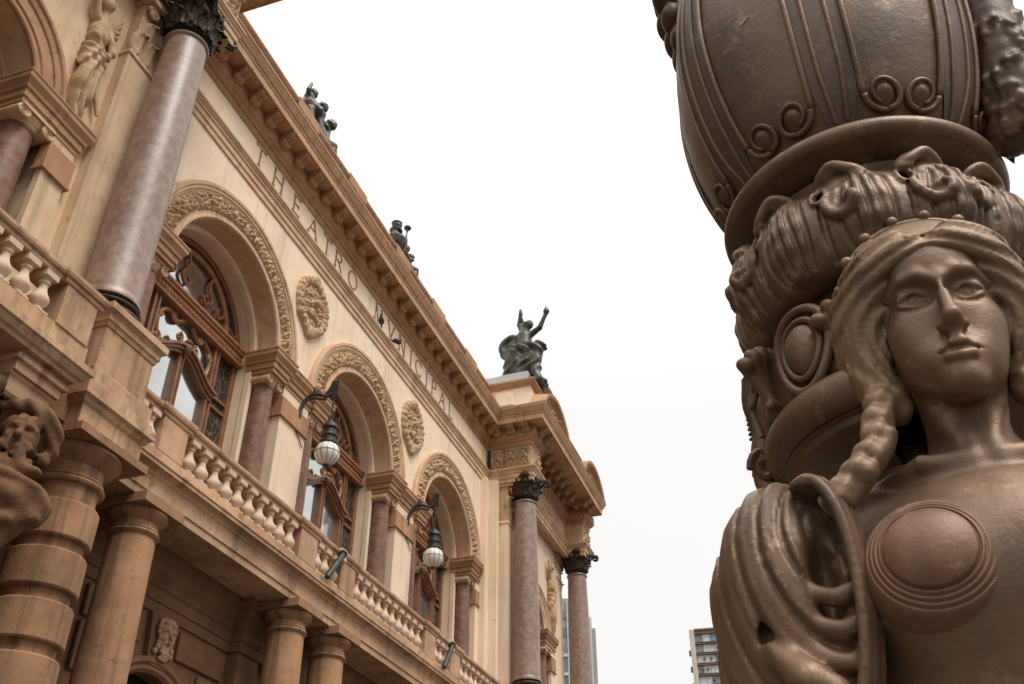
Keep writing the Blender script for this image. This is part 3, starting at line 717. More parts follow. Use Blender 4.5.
# loggia wall, ceiling, mouldings, doorways, masks
lw = MB()
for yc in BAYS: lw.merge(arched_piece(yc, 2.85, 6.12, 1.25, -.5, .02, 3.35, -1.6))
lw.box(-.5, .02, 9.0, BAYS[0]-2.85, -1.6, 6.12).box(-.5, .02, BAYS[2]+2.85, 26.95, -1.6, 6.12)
lo_ = lw.obj('loggia_wall', 'stone_shaded', T)
MB().box(0.0, XB-.16, 9.2, 26.95, 6.10, 6.29).obj('loggia_ceiling', 'stone_shaded', T)
MB().path([(-.02, 5.28), (.04, 5.28), (.04, 5.44), (.07, 5.45), (.07, 5.62), (.12, 5.66), (.12, 5.72), (.2, 5.80), (.26, 5.86), (.26, 5.95), (.34, 6.0), (.34, 6.098), (-.02, 6.098)], [(.02, 9.2), (.02, 14.25), (.26, 14.25), (.26, 16.35), (.02, 16.35), (.02, 19.9), (.26, 19.9), (.26, 22.05), (.02, 22.05), (.02, 26.9)]).obj('loggia_cornice', 'stone_shaded', T)
for a, b in ((14.27, 14.9), (15.7, 16.33), (19.92, 20.55), (21.4, 22.03)): MB().box(.021, .25, a, b, -1.6, 5.29).obj('loggia_pilaster', 'stone_shaded', T)
for y in (10.31, 14.58, 16.08, 20.2, 21.75): MB().box(.2, .9, y-.26, y+.26, 5.93, 6.099).obj('ceiling_beam', 'stone_shaded', T, bevel=.02)
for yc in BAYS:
    fr_ = MB().arch([(-.2, 1.05), (.05, 1.05), (.10, 1.1), (.10, 1.16), (.14, 1.2), (.14, 1.27), (.021, 1.30), (-.2, 1.30)], yc, 3.35, R(-20), R(200), 40); fr_.obj('doorway_arch', 'stone_shaded', T, smooth=True, angle=25)
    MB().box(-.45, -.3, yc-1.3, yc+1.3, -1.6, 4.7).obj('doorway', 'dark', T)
    k = MB().prism([(yc-.34, 5.26), (yc+.34, 5.26), (yc+.25, 4.5), (yc-.25, 4.5)], 'x', .022, .12).obj('keystone', 'stone_shaded', T, bevel=.01)
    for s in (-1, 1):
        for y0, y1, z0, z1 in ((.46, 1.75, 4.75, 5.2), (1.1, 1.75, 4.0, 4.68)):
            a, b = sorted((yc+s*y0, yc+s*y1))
            MB().prism([(a, z0), (b, z0), (b, z1), (a, z1)] if s*0 == 0 else [], 'x', .021, .09).obj('wall_block', 'stone_shaded', T, bevel=.02)
def mask_f(P):
    d = ell(P, (0, 0, 0), (.11, .17, .24)); d = smin(d, ell(P, (.02, 0, -.2), (.08, .11, .11)), .05)
    d = smin(d, caps(P, (.11, 0, .08), (.175, 0, -.03), .016, .034), .012)
    for s in (-1, 1):
        d = smin(d, chain(P, [(.115, s*.02, .085), (.12, s*.07, .105), (.07, s*.14, .07)], [.022, .026, .018], .02), .012); d = smin(d, sph(P, (.085, s*.095, -.035), .045), .03)
        d = smax(d, -ell(P, (.135, s*.075, .035), (.05, .04, .024)), .012); d = smin(d, sph(P, (.075, s*.072, .032), .028), .004)
        d = smin(d, chain(P, [(.12, s*.02, -.075), (.10, s*.07, -.10), (.07, s*.10, -.17)], [.022, .022, .014], .01), .008)
        for i in range(7): d = smin(d, sph(P, (.02+.02*(i % 2), s*(.165+.03*math.sin(i*1.3)), .2-.075*i), .048), .008)
    for i in range(7): d = smin(d, sph(P, (.06-.01*abs(i-3), -.15+.05*i, .22 + .03*(i % 2)), .05), .008)
    for j in range(3):
        for i in range(4): d = smin(d, sph(P, (.075-.02*j, -.075+.05*i+.02*(j % 2), -.25-.04*j), .036), .008)
    d = smax(d, -ell(P, (.12, 0, -.13), (.08, .045, .042)), .012)
    return d
mk = sculpt('mask', 'stone', mask_f, (-.15, -.3, -.42), (.25, .3, .35), .009)
mkm = mk.data; bpy.data.objects.remove(mk)
for yc in BAYS:
    ks = [o for o in T.children if o.name.startswith('keystone')][BAYS.index(yc)]
    o = bpy.data.objects.new('mask', mkm); link(o, ks, (.14, yc+.02, 4.95)); o.scale = (.8, 1.0, 1.0)

# ------------------------------------------------------------------ corinthian columns
def leaf(q, ang, r0, z0, h, wd, curl, n=12, m=9):
    ca, sa = math.cos(ang), math.sin(ang); front = []; back = []
    for i in range(n+1):
        v = i/n; rad = r0 + .015 + curl*(v**3)*1.0; z = z0 + h*(v if v < .8 else .8 + (v-.8)*.4 - (v-.8)**2*4.0)
        ww = wd*(.75+.45*math.sin(PI*min(1, v*1.05)))*(1 - .75*max(0, v-.72)/.28)*(1+.16*abs(math.sin(4.5*PI*v)))
        rf, rb = [], []
        for j in range(m+1):
            u = -1 + 2*j/m; t = u*ww; rr = rad + .02*(1-abs(u)) + .014*math.cos(u*PI*3) - .03*u*u
            for lst, dr in ((rf, 0), (rb, -.022)):
                R_ = rr + dr; lst.append((R_*ca - t*sa, R_*sa + t*ca, z))
        front.append(rf); back.append(rb[::-1])
    q.grid([a+b for a, b in zip(front, back)], wrap_v=True)
def corinthian(rb=.34, h=.66, aw=.50):
    q = MB().lathe([(0, -.01), (rb-.03, -.01), (rb-.02, h*.5), (rb+.03, h*.8), (rb+.08, h*.87), (0, h*.87)], seg=32)
    for i in range(8): leaf(q, 2*PI*i/8, rb-.02, 0.0, h*.46, .115, .13)
    for i in range(8): leaf(q, 2*PI*(i+.5)/8, rb-.02, h*.10, h*.66, .115, .16)
    for i in range(4):
        a = PI/4 + PI/2*i; d = Vector((math.cos(a), math.sin(a), 0)); t = Vector((-d.y, d.x, 0))
        for s in (-1, 1):
            c0 = d*(aw*1.17) + Vector((0, 0, h*.80)) + t*s*.035
            P = [tuple(d*(rb-.02) + t*s*.15 + Vector((0, 0, h*.45))), tuple(d*(rb+.06) + t*s*.10 + Vector((0, 0, h*.66)))]
            P += [tuple(c0 + d*(.105*(1-.8*k/22)*math.cos(PI*.75-2*PI*1.5*k/22)) + Vector((0, 0, .105*(1-.8*k/22)*math.sin(PI*.75-2*PI*1.5*k/22)))) for k in range(23)]
            q.tube(P, [.032]*2 + [.034*(1-.5*k/22) for k in range(23)], 6)
        for s in (-1, 1):        # inner helices
            a2 = PI/2*i; d2 = Vector((math.cos(a2), math.sin(a2), 0)); t2 = Vector((-d2.y, d2.x, 0))
            q.tube([tuple(d2*(rb+.07) + t2*(s*(.075 + .05*(1-.8*k/16)*math.cos(2*PI*1.3*k/16))) + Vector((0, 0, h*.74 + .05*(1-.8*k/16)*math.sin(2*PI*1.3*k/16)))) for k in range(17)], .018, 5)
        leaf(q, PI/2*i, rb+.06, h*.80, .13, .05, .03, 6, 6)
    # concave abacus
    pts = []
    for i in range(4):
        a = PI/2*i - PI/4; b = PI/2*i + PI/4
        A = Vector((math.cos(a), math.sin(a)))*aw*1.38; B = Vector((math.cos(b), math.sin(b)))*aw*1.38
        t = (B-A).normalized(); A2 = A + t*.05; B2 = B - t*.05; nrm = Vector((math.cos(PI/2*i), math.sin(PI/2*i)))
        for k in range(9):
            f = k/8; pts.append(tuple(A2*(1-f) + B2*f - nrm*.14*math.sin(PI*f)))
    q.prism(pts, 'z', h*.875, h*.93); q.prism([(p[0]*1.03, p[1]*1.03) for p in pts], 'z', h*.931, h*.985)
    return q
cor_me = corinthian().mesh('capital', 'capital', True, 50)
sh_me = MB().lathe([(0, 0), (.425, 0), (.43, .05), (.405, .09), (.40, .12), (.402, 1.5), (.392, 3.0), (.37, 4.4), (.345, 5.42), (.345, 5.44), (.375, 5.455), (.385, 5.48), (.375, 5.505), (.35, 5.51), (0, 5.51)], seg=56).mesh('granite_column', 'granite', True, 40)
bs_me = MB().lathe([(0, 0), (.53, 0), (.555, .03), (.565, .08), (.555, .13), (.52, .16), (.48, .17), (.465, .21), (.475, .26), (.50, .27), (.52, .31), (.50, .35), (.46, .36), (.44, .40), (.43, .47), (0, .47)], seg=48).mesh('column_base', 'capital', True, 40)
for X0, y in ((1.17, 2.46), (1.17, 8.48), (1.17, 27.43), (1.10, 33.90)):
    o = bpy.data.objects.new('granite_column', sh_me); link(o, T, (X0, y, 8.26)); o.rotation_euler.z = y*1.7; o.scale.z = 1.031
    c = bpy.data.objects.new('capital', cor_me); link(c, o, (X0, y, 13.90)); c.scale = (1.22, 1.22, 1.0)
    b = bpy.data.objects.new('column_base', bs_me); link(b, o, (X0, y, 7.956)); b.scale = (.87, .87, .66)

# ------------------------------------------------------------------ pavilions (drawn for the near one, mirrored for the far one)
def XM(f): return Matrix(((1,0,0,0),(0,-1,0,YM),(0,0,1,0),(0,0,0,1))) if f else Matrix.Identity(4)
PC = 5.62
IMP2 = [(o*.9, z-.36) for o, z in IMP]
for far in (False, True):
    X = XM(far)
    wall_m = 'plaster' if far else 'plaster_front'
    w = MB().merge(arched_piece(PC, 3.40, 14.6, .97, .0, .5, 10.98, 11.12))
    w.box(0, .5, 2.22, 4.0, 6.5, 11.12).box(0, .5, 7.24, 9.02, 6.5, 11.12).box(-.6, .5 if not far else .3, .2 if not far else 2.03, 2.22, 6.5, 14.55)
    w.xf(X).obj('pavilion_wall', wall_m, T)
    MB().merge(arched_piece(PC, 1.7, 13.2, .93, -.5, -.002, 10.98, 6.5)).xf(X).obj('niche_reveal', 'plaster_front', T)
    MB().box(-.6, -.5, PC-1.7, PC+1.7, 6.5, 13.2).xf(X).obj('niche_back', 'dark', T)
    fm = MB()
    fm.arch([(-.42, .80), (-.3, .80), (-.28, .86), (-.3, .92), (-.42, .92)], PC, 10.98, 0, PI, 32).box(-.42, -.28, PC-.92, PC+.92, 10.85, 11.08)
    for s in (-1, 1): fm.box(-.42, -.3, PC+s*.86-.05, PC+s*.86+.05, 6.5, 10.9).box(-.42, -.3, PC+s*.3-.04, PC+s*.3+.04, 6.5, 10.9)
    fo = fm.xf(X).obj('window', 'wood', T, bevel=.006)
    MB().box(-.40, -.38, PC-.9, PC+.9, 6.5, 11.8).xf(X).obj('pane', 'mirror_dim', fo)
    A = MB().arch([(.48, .955), (.53, .955), (.55, .98), (.55, 1.05), (.575, 1.07), (.575, 1.14), (.55, 1.16), (.555, 1.30), (.58, 1.31), (.60, 1.36), (.60, 1.40), (.635, 1.43), (.635, 1.49), (.48, 1.52)], PC, 10.98, R(6), R(174), 56)
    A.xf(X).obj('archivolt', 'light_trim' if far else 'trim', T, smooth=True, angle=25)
    pt = [(0, PC+.88), (.57, PC+.88), (.57, PC+1.5), (.56, PC+1.55), (.56, 7.62), (.5, 7.62)]
    q = MB().path(IMP2, pt); q.box(0, .565, PC+.885, PC+1.5, 10.63, 11.12).box(.3, .555, PC+1.5, 7.61, 10.63, 11.12)
    pt2 = [(x, 2*PC-y) for x, y in pt][::-1]
    q2 = MB().path(IMP2, pt2); q2.box(0, .565, PC-1.5, PC-.885, 10.63, 11.12).box(.3, .555, 2*PC-7.61, PC-1.5, 10.63, 11.12)
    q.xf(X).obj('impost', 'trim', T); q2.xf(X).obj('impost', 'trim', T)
    for s in (-1, 1):
        yy = PC + s*1.20
        yw = YM - yy if far else yy
        o = bpy.data.objects.new('reveal_column', shaft_me); link(o, T, (.26, yw, 6.14)); o.scale = (1.12, 1.12, 1)
        c = bpy.data.objects.new('column_capital', cap_me); link(c, o, (.26, yw, 6.14)); c.scale = (1.12, 1.12, 1)
        a, b = sorted((PC+s*1.56, PC+s*2.0))
        MB().box(.45, .56, a, b, 6.5, 10.62).xf(X).obj('pier_strip', wall_m, T)
        MB().box(.42, .60, a-.04, b+.04, 9.98, 10.44).box(.4, .62, a-.06, b+.06, 9.94, 9.978).xf(X).obj('band_course', 'trim', T)
    for a, b, xf_ in ((7.80, 9.05, .70), (1.95, 3.25, .70)) if not far else ((7.80, 9.05, .70), (2.03, 3.13, .42)):
        pm = MB().box(.2, xf_, a, b, 6.5, 13.25).box(.2, xf_+.03, a-.03, b+.03, 13.18, 13.25)
        po = pm.xf(X).obj('pilaster', wall_m, T)
        cp = MB().box(.2, xf_+.02, a, b, 13.251, 14.545)
        for row, (zz, hh) in enumerate(((13.28, .55), (13.6, .65))):
            for k in range(4):
                lf = MB(); leaf(lf, 0, xf_, zz, hh, .15, .14); yy = a + (b-a)*(k+.5+(.5 if row else 0))/4.5
                lf.v = [(x, y+yy, z) for x, y, z in lf.v]; cp.merge(lf)
        for s, yy in ((-1, a), (1, b)):
            cp.tube([(xf_+.1, yy - s*.14 + (.13*(1-.8*k/22))*math.cos(2*PI*1.5*k/22)*s, 14.3 + .13*(1-.8*k/22)*math.sin(2*PI*1.5*k/22)) for k in range(23)], .04, 6)
        cp.box(.2, xf_+.2, a-.05, b+.05, 14.45, 14.546)
        cp.xf(X).obj('pilaster_capital', 'relief', po, smooth=True, angle=50)
    # column pedestals and what carries them
    for y in (8.62, 2.6):
        y0, y1 = y-.50, y+.50
        pth = lambda d, x: [(.2, y0-d), (x+d, y0-d), (x+d, y1+d), (.2, y1+d)]
        dz = MB().box(.2, 1.62, y0, y1, 6.95, 7.66); do = dz.xf(X).obj('column_pedestal', 'stone', T, bevel=.012)
        MB().path([(-.1, 7.60), (.015, 7.60), (.03, 7.66), (.05, 7.68), (.05, 7.76), (.085, 7.80), (.11, 7.815), (.11, 7.905), (.09, 7.93), (-.1, 7.935)], pth(0, 1.62)).box(.2, 1.60, y0+.02, y1-.02, 7.65, 7.95).xf(X).obj('pedestal_cap', 'stone', do)
        MB().path([(-.1, 6.50), (.14, 6.50), (.14, 6.66), (.10, 6.68), (.10, 6.90), (.06, 6.94), (.0, 6.96), (-.1, 6.96)], pth(.0, 1.60)).box(.2, 1.59, y0+.02, y1-.02, 6.5, 6.95).xf(X).obj('pedestal_plinth', 'stone', do)
        MB().path([(-.1, 6.06), (.09, 6.06), (.09, 6.34), (.12, 6.37), (.14, 6.42), (.19, 6.45), (.19, 6.498), (-.1, 6.498)], pth(.0, 1.60)).box(.2, 1.59, y0+.02, y1-.02, 6.062, 6.5).xf(X).obj('entablature_block', 'stone', do)
        prof = [(0, -1.6), (.44, -1.6)]
        z = -1.4
        while z < 5.0:
            prof += [(.385, z-.001), (.45, z), (.462, z+.02), (.462, z+.44), (.45, z+.46), (.385, z+.461), (.382, z+.59)]; z += .6
        prof = [(0, -1.6)]
        for zb, zt in [(5.22-.61*k-.46, 5.22-.61*k) for k in range(11)][::-1]:
            prof += [(.385, zb-.012), (.447, zb), (.46, zb+.02), (.46, zt-.02), (.447, zt), (.38, zt+.012)]
        prof += [(.378, 5.44), (.39, 5.46), (.44, 5.48), (.455, 5.51), (.44, 5.54), (.405, 5.55), (.42, 5.57), (.415, 5.60), (.39, 5.61), (.39, 5.74), (.43, 5.77), (.52, 5.83), (.575, 5.90), (.57, 5.94), (.54, 5.95), (0, 5.95)]
        bc = MB().lathe(prof, (1.2, y+.03, 0), seg=56)
        bo = bc.xf(X).obj('banded_column', 'stone_column_shaded', T, smooth=True, angle=30)
        MB().box(.5, 1.80, y-.62, y+.68, 5.95, 6.058).xf(X).obj('abacus', 'stone_column_shaded', bo)
    MB().box(-.6, .45 if not far else .29, .2 if not far else 2.04, 9.0, -1.6, 6.5).xf(X).obj('pavilion_base_wall', 'stone_shaded', T)
    MB().box(.2, 1.5, .2 if not far else 2.04, 9.0, 6.1, 6.48).xf(X).obj('pavilion_slab', 'stone_shaded', T)

# winged relief figures beside the pavilion arches
def relief_f(P):
    d = None
    def U(e, k=.03):
        nonlocal d; d = e if d is None else smin(d, e, k)
    x0 = .06
    U(sph(P, (x0+.10, -.06, 2.28), .12)); U(caps(P, (x0+.05, -.02, 2.15), (x0, .02, 1.95), .07, .13))
    U(ell(P, (x0, .03, 1.75), (.16, .19, .3)), .05); U(ell(P, (x0+.08, -.05, 1.62), (.10, .1, .1)))
    U(ell(P, (x0, .06, 1.32), (.17, .21, .26)), .05)
    U(caps(P, (x0+.05, .0, 1.25), (x0+.08, -.05, .65), .15, .11), .05); U(caps(P, (x0+.02, .14, 1.25), (x0+.02, .16, .55), .15, .12), .05)
    U(caps(P, (x0, .05, .7), (x0-.02, .1, .12), .18, .12), .08)
    U(chain(P, [(x0+.05, -.14, 1.95), (x0+.1, -.3, 2.15), (x0+.06, -.28, 2.42)], [.07, .06, .05]), .03)
    U(chain(P, [(x0+.05, .18, 1.9), (x0+.1, .34, 1.6), (x0+.1, .22, 1.35)], [.07, .06, .05]), .03)
    fold = .034*np.sin(34*P[1] + 9*np.sin(2.2*P[2]) + 3*P[2]*np.sign(P[1]))*np.clip((1.5-P[2])*2, 0, 1)
    fold += .028*np.sin(36*P[2] + 14*P[1])*np.exp(-((P[2]-1.35)/.3)**2)
    d = d + fold
    for k in range(9):                              # scarf blowing out to the side
        d = smin(d, caps(P, (x0, .12, 1.4-.02*k), (x0+.04, .34+.02*k, .95-.06*k), .06, .028), .02)
    for k in range(7): d = smin(d, caps(P, (x0-.05, .16, 2.0), (x0-.03, .42, 2.45-.13*k), .06, .035), .02)
    return smax(d, -(P[0]+.04), .01)
rl = sculpt('relief_figure', 'relief', relief_f, (-.08, -.55, -.05), (.36, .65, 2.6), .014)
rlm = rl.data; bpy.data.objects.remove(rl)
for far in (False, True):
    for s in (1, -1):
        yy = PC + s*1.60
        o = bpy.data.objects.new('relief_figure', rlm); link(o, T, (.50, YM-yy if far else yy, 11.05)); o.scale = (1.0, (-s if far else s)*.95, 1.12)

# ------------------------------------------------------------------ bulging balcony of the near pavilion
XN = 2.05
nb = thing('balustrade', None, None, (XN-.15, 5.6, 6.73)); nb.parent = T; nb.matrix_parent_inverse = Matrix.Translation(-WLOC[T.name])
np_ = [(.6, 3.75), (XN-.02, 3.75), (XN-.02, 7.50), (.6, 7.50)]
MB().path([(-.5, 6.22), (.0, 6.22), (.02, 6.26), (.06, 6.28), (.10, 6.34), (.13, 6.36), (.13, 6.44), (.04, 6.46), (.02, 6.47), (.02, 6.72), (-.5, 6.72)], np_).box(.55, XN-.4, 4.1, 7.1, 6.26, 6.70).obj('balcony_slab', 'stone', nb)
MB().path([(o, z-.115) for o, z in RAIL], [(.6, 3.75), (XN, 3.75), (XN, 7.50), (.6, 7.50)]).obj('handrail', 'stone', nb)
for y in (4.05, 7.2): 
    MB().box(XN-.36, XN+.02, y-.27, y+.27, 6.721, 7.28).obj('pedestal', 'stone', nb, bevel=.01)
    MB().path([(o+.04, z-.115+(.006 if z > 7.5 else -.004)) for o, z in RAIL], [(XN-.3, y-.30), (XN, y-.30), (XN, y+.30), (XN-.3, y+.30)]).box(XN-.35, XN-.02, y-.28, y+.28, 7.28, 7.455).obj('pedestal_cap', 'stone', nb)
for k in range(8): baluster(nb, XN-.095, 6.70-.305*k, 6.724)
for k in range(4): baluster(nb, XN-.55-.31*k, 7.32, 6.724)
cb = MB().path([(-.4, 5.98), (.0, 5.98), (.0, 6.08), (.05, 6.10), (.05, 6.15), (.02, 6.16), (.02, 6.218), (-.4, 6.218)], [(.5, 6.72), (1.93, 6.72), (1.93, 7.43), (.5, 7.43)]).box(.5, 1.8, 6.8, 7.35, 5.99, 6.2)
cb.path([(-.4, 5.70), (-.03, 5.70), (.0, 5.74), (.0, 5.92), (.03, 5.95), (.03, 5.978), (-.4, 5.978)], [(.5, 6.75), (1.86, 6.75), (1.86, 7.38), (.5, 7.38)]).box(.5, 1.7, 6.85, 7.3, 5.72, 5.97)
cb.obj('balcony_corbel', 'stone', nb)
# ------------------------------------------------------------------ bronze groups on the parapet
def folds(P, f=16., a=.02): return a*np.sin(f*P[0] + 5*np.sin(4*P[2]) + 3*P[1]) + .6*a*np.sin(1.7*f*P[1] + 6*P[2])
def curls(P, d, c, r, n, rr, seed, k=.01, lo=-.2):
    q = random.Random(seed)
    for _ in range(n):
        u = q.uniform(lo, 1); a = q.uniform(0, 2*PI); s = math.sqrt(1-u*u)
        d = smin(d, sph(P, (c[0]+r*s*math.cos(a), c[1]+r*s*math.sin(a), c[2]+r*u), rr*q.uniform(.8, 1.2)), k)
    return d
def head_at(P, d, c, r=.135, k=.03, fx=1, seed=1):
    d = smin(d, ell(P, c, (r, r*.92, r*1.18)), k)
    d = smin(d, caps(P, (c[0]+fx*r*.9, c[1], c[2]+r*.1), (c[0]+fx*r*1.15, c[1], c[2]-r*.25), r*.16), r*.15)      # nose
    d = smin(d, sph(P, (c[0]+fx*r*.62, c[1], c[2]-r*.85), r*.32), r*.3)                                             # chin
    for s in (-1, 1): d = smax(d, -sph(P, (c[0]+fx*r*1.02, c[1]+s*r*.36, c[2]+r*.08), r*.2), r*.15)
    return curls(P, d, (c[0]-fx*r*.25, c[1], c[2]+r*.15), r*.95, 26, r*.32, seed)
def group1(P):
    x = 0.
    d = chain(P, [(.15,-.86,1.35), (.12,-.92,1.05), (.02,-.76,.98)], [.05,.065,.085], .03)               # raised arm
    d = smin(d, caps(P, (.0,-.66,1.0), (.0,-.6,.45), .17, .2), .06)
    d = smin(d, caps(P, (.02,-.66,1.1), (.02,-.64,1.2), .07), .03)
    sk = ell(P, (.08,-.55,.52), (.34,.46,.26)) + folds(P, 18, .03); d = smin(d, sk, .04)                      # drapery over the lap
    d = smin(d, caps(P, (.2,-.8,.3), (.25,-.75,-.2), .14, .11), .05); d = smin(d, caps(P, (.25,-.4,.35), (.32,-.3,-.2), .14, .11), .05)
    d = smin(d, chain(P, [(.05,-.5,.98), (.2,-.3,.8), (.1,-.05,.9)], [.085,.07,.05], .03), .03)
    d = smin(d, caps(P, (-.05,-.13,.95), (.0,-.05,.3), .13, .2), .05)                                          # second figure
    d = smin(d, caps(P, (.1,.05,.3), (.2,.1,-.2), .16, .12), .05)
    d = smin(d, chain(P, [(.0,.0,.92), (.15,.2,.7), (.1,.42,.75)], [.08,.06,.05], .03), .03)
    d = smin(d, caps(P, (.0,.42,.85), (.05,.28,.25), .12, .17), .05)                                           # third
    d = smin(d, chain(P, [(.1,.3,.2), (.3,.45,.1), (.3,.5,-.3)], [.14,.11,.09], .03), .04)
    d = smin(d, ell(P, (0,.0,-.15), (.4,1.0,.16)) + folds(P, 13, .025), .06)
    d = smin(d, caps(P, (-.1,-.9,.55), (-.05,-.75,.8), .16, .12), .05)
    d = head_at(P, d, (.05,-.56,1.28), .14, seed=1); d = head_at(P, d, (.08,-.02,1.27), .15, seed=2); d = head_at(P, d, (.1,.52,1.10), .15, seed=3)
    return d
def group2(P):
    d = caps(P, (.0,-1.0,1.1), (.0,-.9,.4), .16, .24)
    d = smin(d, ell(P, (.05,-1.02,.55), (.32,.4,.3)) + folds(P, 18, .03), .05)
    d = smin(d, chain(P, [(.03,-1.2,.9), (.2,-1.35,.6), (.3,-1.1,.62), (.22,-.85,.75)], [.10,.085,.07,.06], .03), .03)
    d = smin(d, chain(P, [(.0,-.85,.95), (.15,-.62,.95), (.1,-.52,1.25)], [.09,.07,.05], .03), .03)
    d = smin(d, chain(P, [(.1,-.52,1.2), (.1,-.47,1.45), (.1,-.45,1.6), (.1,-.45,1.66)], [.035,.03,.05,.13], .01), .01)     # torch
    d = smin(d, ell(P, (.02,-1.1,1.02), (.22,.24,.07)), .02)                                                    # collar
    d = head_at(P, d, (.06,-1.08,1.22), .135, seed=5)
    d = smin(d, ell(P, (.02,-1.08,1.36), (.19,.19,.07)), .03)                                                   # turban
    d = smin(d, caps(P, (.05,-.7,.5), (.15,-.45,.3), .2, .15), .06)
    d = smin(d, caps(P, (.0,-.35,.62), (.02,-.35,.1), .11, .15), .04); d = head_at(P, d, (.08,-.36,.84), .12, seed=6)
    d = smin(d, chain(P, [(.05,-.3,.6), (.2,-.15,.5), (.2,.0,.6)], [.07,.055,.04], .03), .03)
    d = smin(d, caps(P, (.05,-.05,.55), (.05,-.08,.0), .10, .15), .04); d = head_at(P, d, (.1,.0,.75), .115, seed=7)
    d = smin(d, chain(P, [(.1,-.2,.2), (.3,.0,.15), (.3,.05,-.2)], [.13,.1,.08], .03), .04)
    d = smin(d, ell(P, (0,-.5,-.12), (.42,.95,.18)) + folds(P, 12, .03), .06)
    return d
def group3(P):     # x towards the square, z up
    d = caps(P, (.0,.0,2.25), (.0,.0,1.55), .27, .33)
    d = smin(d, chain(P, [(-.05,.0,2.5), (-.20,.05,2.86), (-.12,-.05,3.30), (-.12,-.05,3.48)], [.13,.10,.075,.06], .03), .05)
    d = smin(d, chain(P, [(.25,.0,2.3), (.62,-.05,2.5), (.86,-.1,3.02)], [.13,.10,.07], .03), .05)
    d = smin(d, chain(P, [(.86,-.1,2.95), (.9,-.1,3.15), (.9,-.1,3.28)], [.06,.12,.08], .02), .02)
    d = smin(d, chain(P, [(-.12,-.05,3.35), (-.02,-.05,2.9), (.12,-.1,2.35)], [.03,.045,.06], .02), .02)      # cloth held up
    t = np.sqrt((P[0]+.42)**2 + (P[2]-1.85)**2); ring = np.minimum(np.sqrt((t-.46)**2 + (P[1]+.0)**2*1.2) - .12, ell(P, (-.40, .05, 1.80), (.46, .14, .5)))
    d = smin(d, ring + folds(P, 14, .02), .05)                                                                # billowing cloak
    d = smin(d, ell(P, (.1,-.1,1.55), (.75,.36,.3)) + folds(P, 13, .05), .06)
    d = smin(d, caps(P, (-.4,-.15,1.4), (-.6,-.2,.5), .25, .17) + folds(P, 15, .03), .06)
    d = smin(d, caps(P, (.4,-.1,1.3), (.42,-.2,.45), .27, .22) + folds(P, 15, .03), .06)
    d = smin(d, caps(P, (-.15,-.2,1.2), (-.1,-.3,.2), .22, .2), .05)
    d = smin(d, chain(P, [(-.45,-.25,.75), (-.2,-.35,.95), (.05,-.3,.6)], [.1,.12,.1], .03), .04)
    d = smin(d, caps(P, (.42,-.2,.5), (.62,-.3,.12), .2, .14), .05)
    d = smin(d, ell(P, (.0,-.1,.85), (.62,.36,.72)) + folds(P, 15, .05), .06)
    d = smin(d, ell(P, (.05,.0,.05), (.8,.5,.22)) + folds(P, 10, .04), .08)
    d = smin(d, caps(P, (.1,.0,2.4), (.16,-.03,2.62), .09), .04); d = head_at(P, d, (.2,-.05,2.74), .16, seed=9)
    return d
s1 = sculpt('roof_statue', 'statue', group1, (-.7,-1.3,-.45), (.7,.95,1.7), .028, None, Matrix.Translation((-.38, 14.95, 18.72)) @ Matrix.Diagonal((.92, .92, .92, 1)), (-.38, 14.95, 18.5))
tag(s1, 'dark bronze group with three heads and a raised arm, nearest on the parapet', 'statue', 'bronze groups on the roof')
s2 = sculpt('roof_statue', 'statue', group2, (-.7,-1.6,-.45), (.7,.65,1.9), .028, None, Matrix.Translation((-.38, 20.75, 18.70)) @ Matrix.Diagonal((.92, .92, .92, 1)), (-.38, 20.3, 18.5))
tag(s2, 'dark bronze group with a turbaned torch bearer, on the middle of the parapet', 'statue', 'bronze groups on the roof')
s3 = sculpt('roof_statue', 'statue', group3, (-1.3,-.9,-.35), (1.3,.9,3.7), .04, None, Matrix.Translation((1.02, 27.95, 18.72)), (1.02, 27.95, 18.6))
tag(s3, 'large dark bronze figure raising both arms on the corner attic of the far pavilion', 'statue', 'bronze groups on the roof')

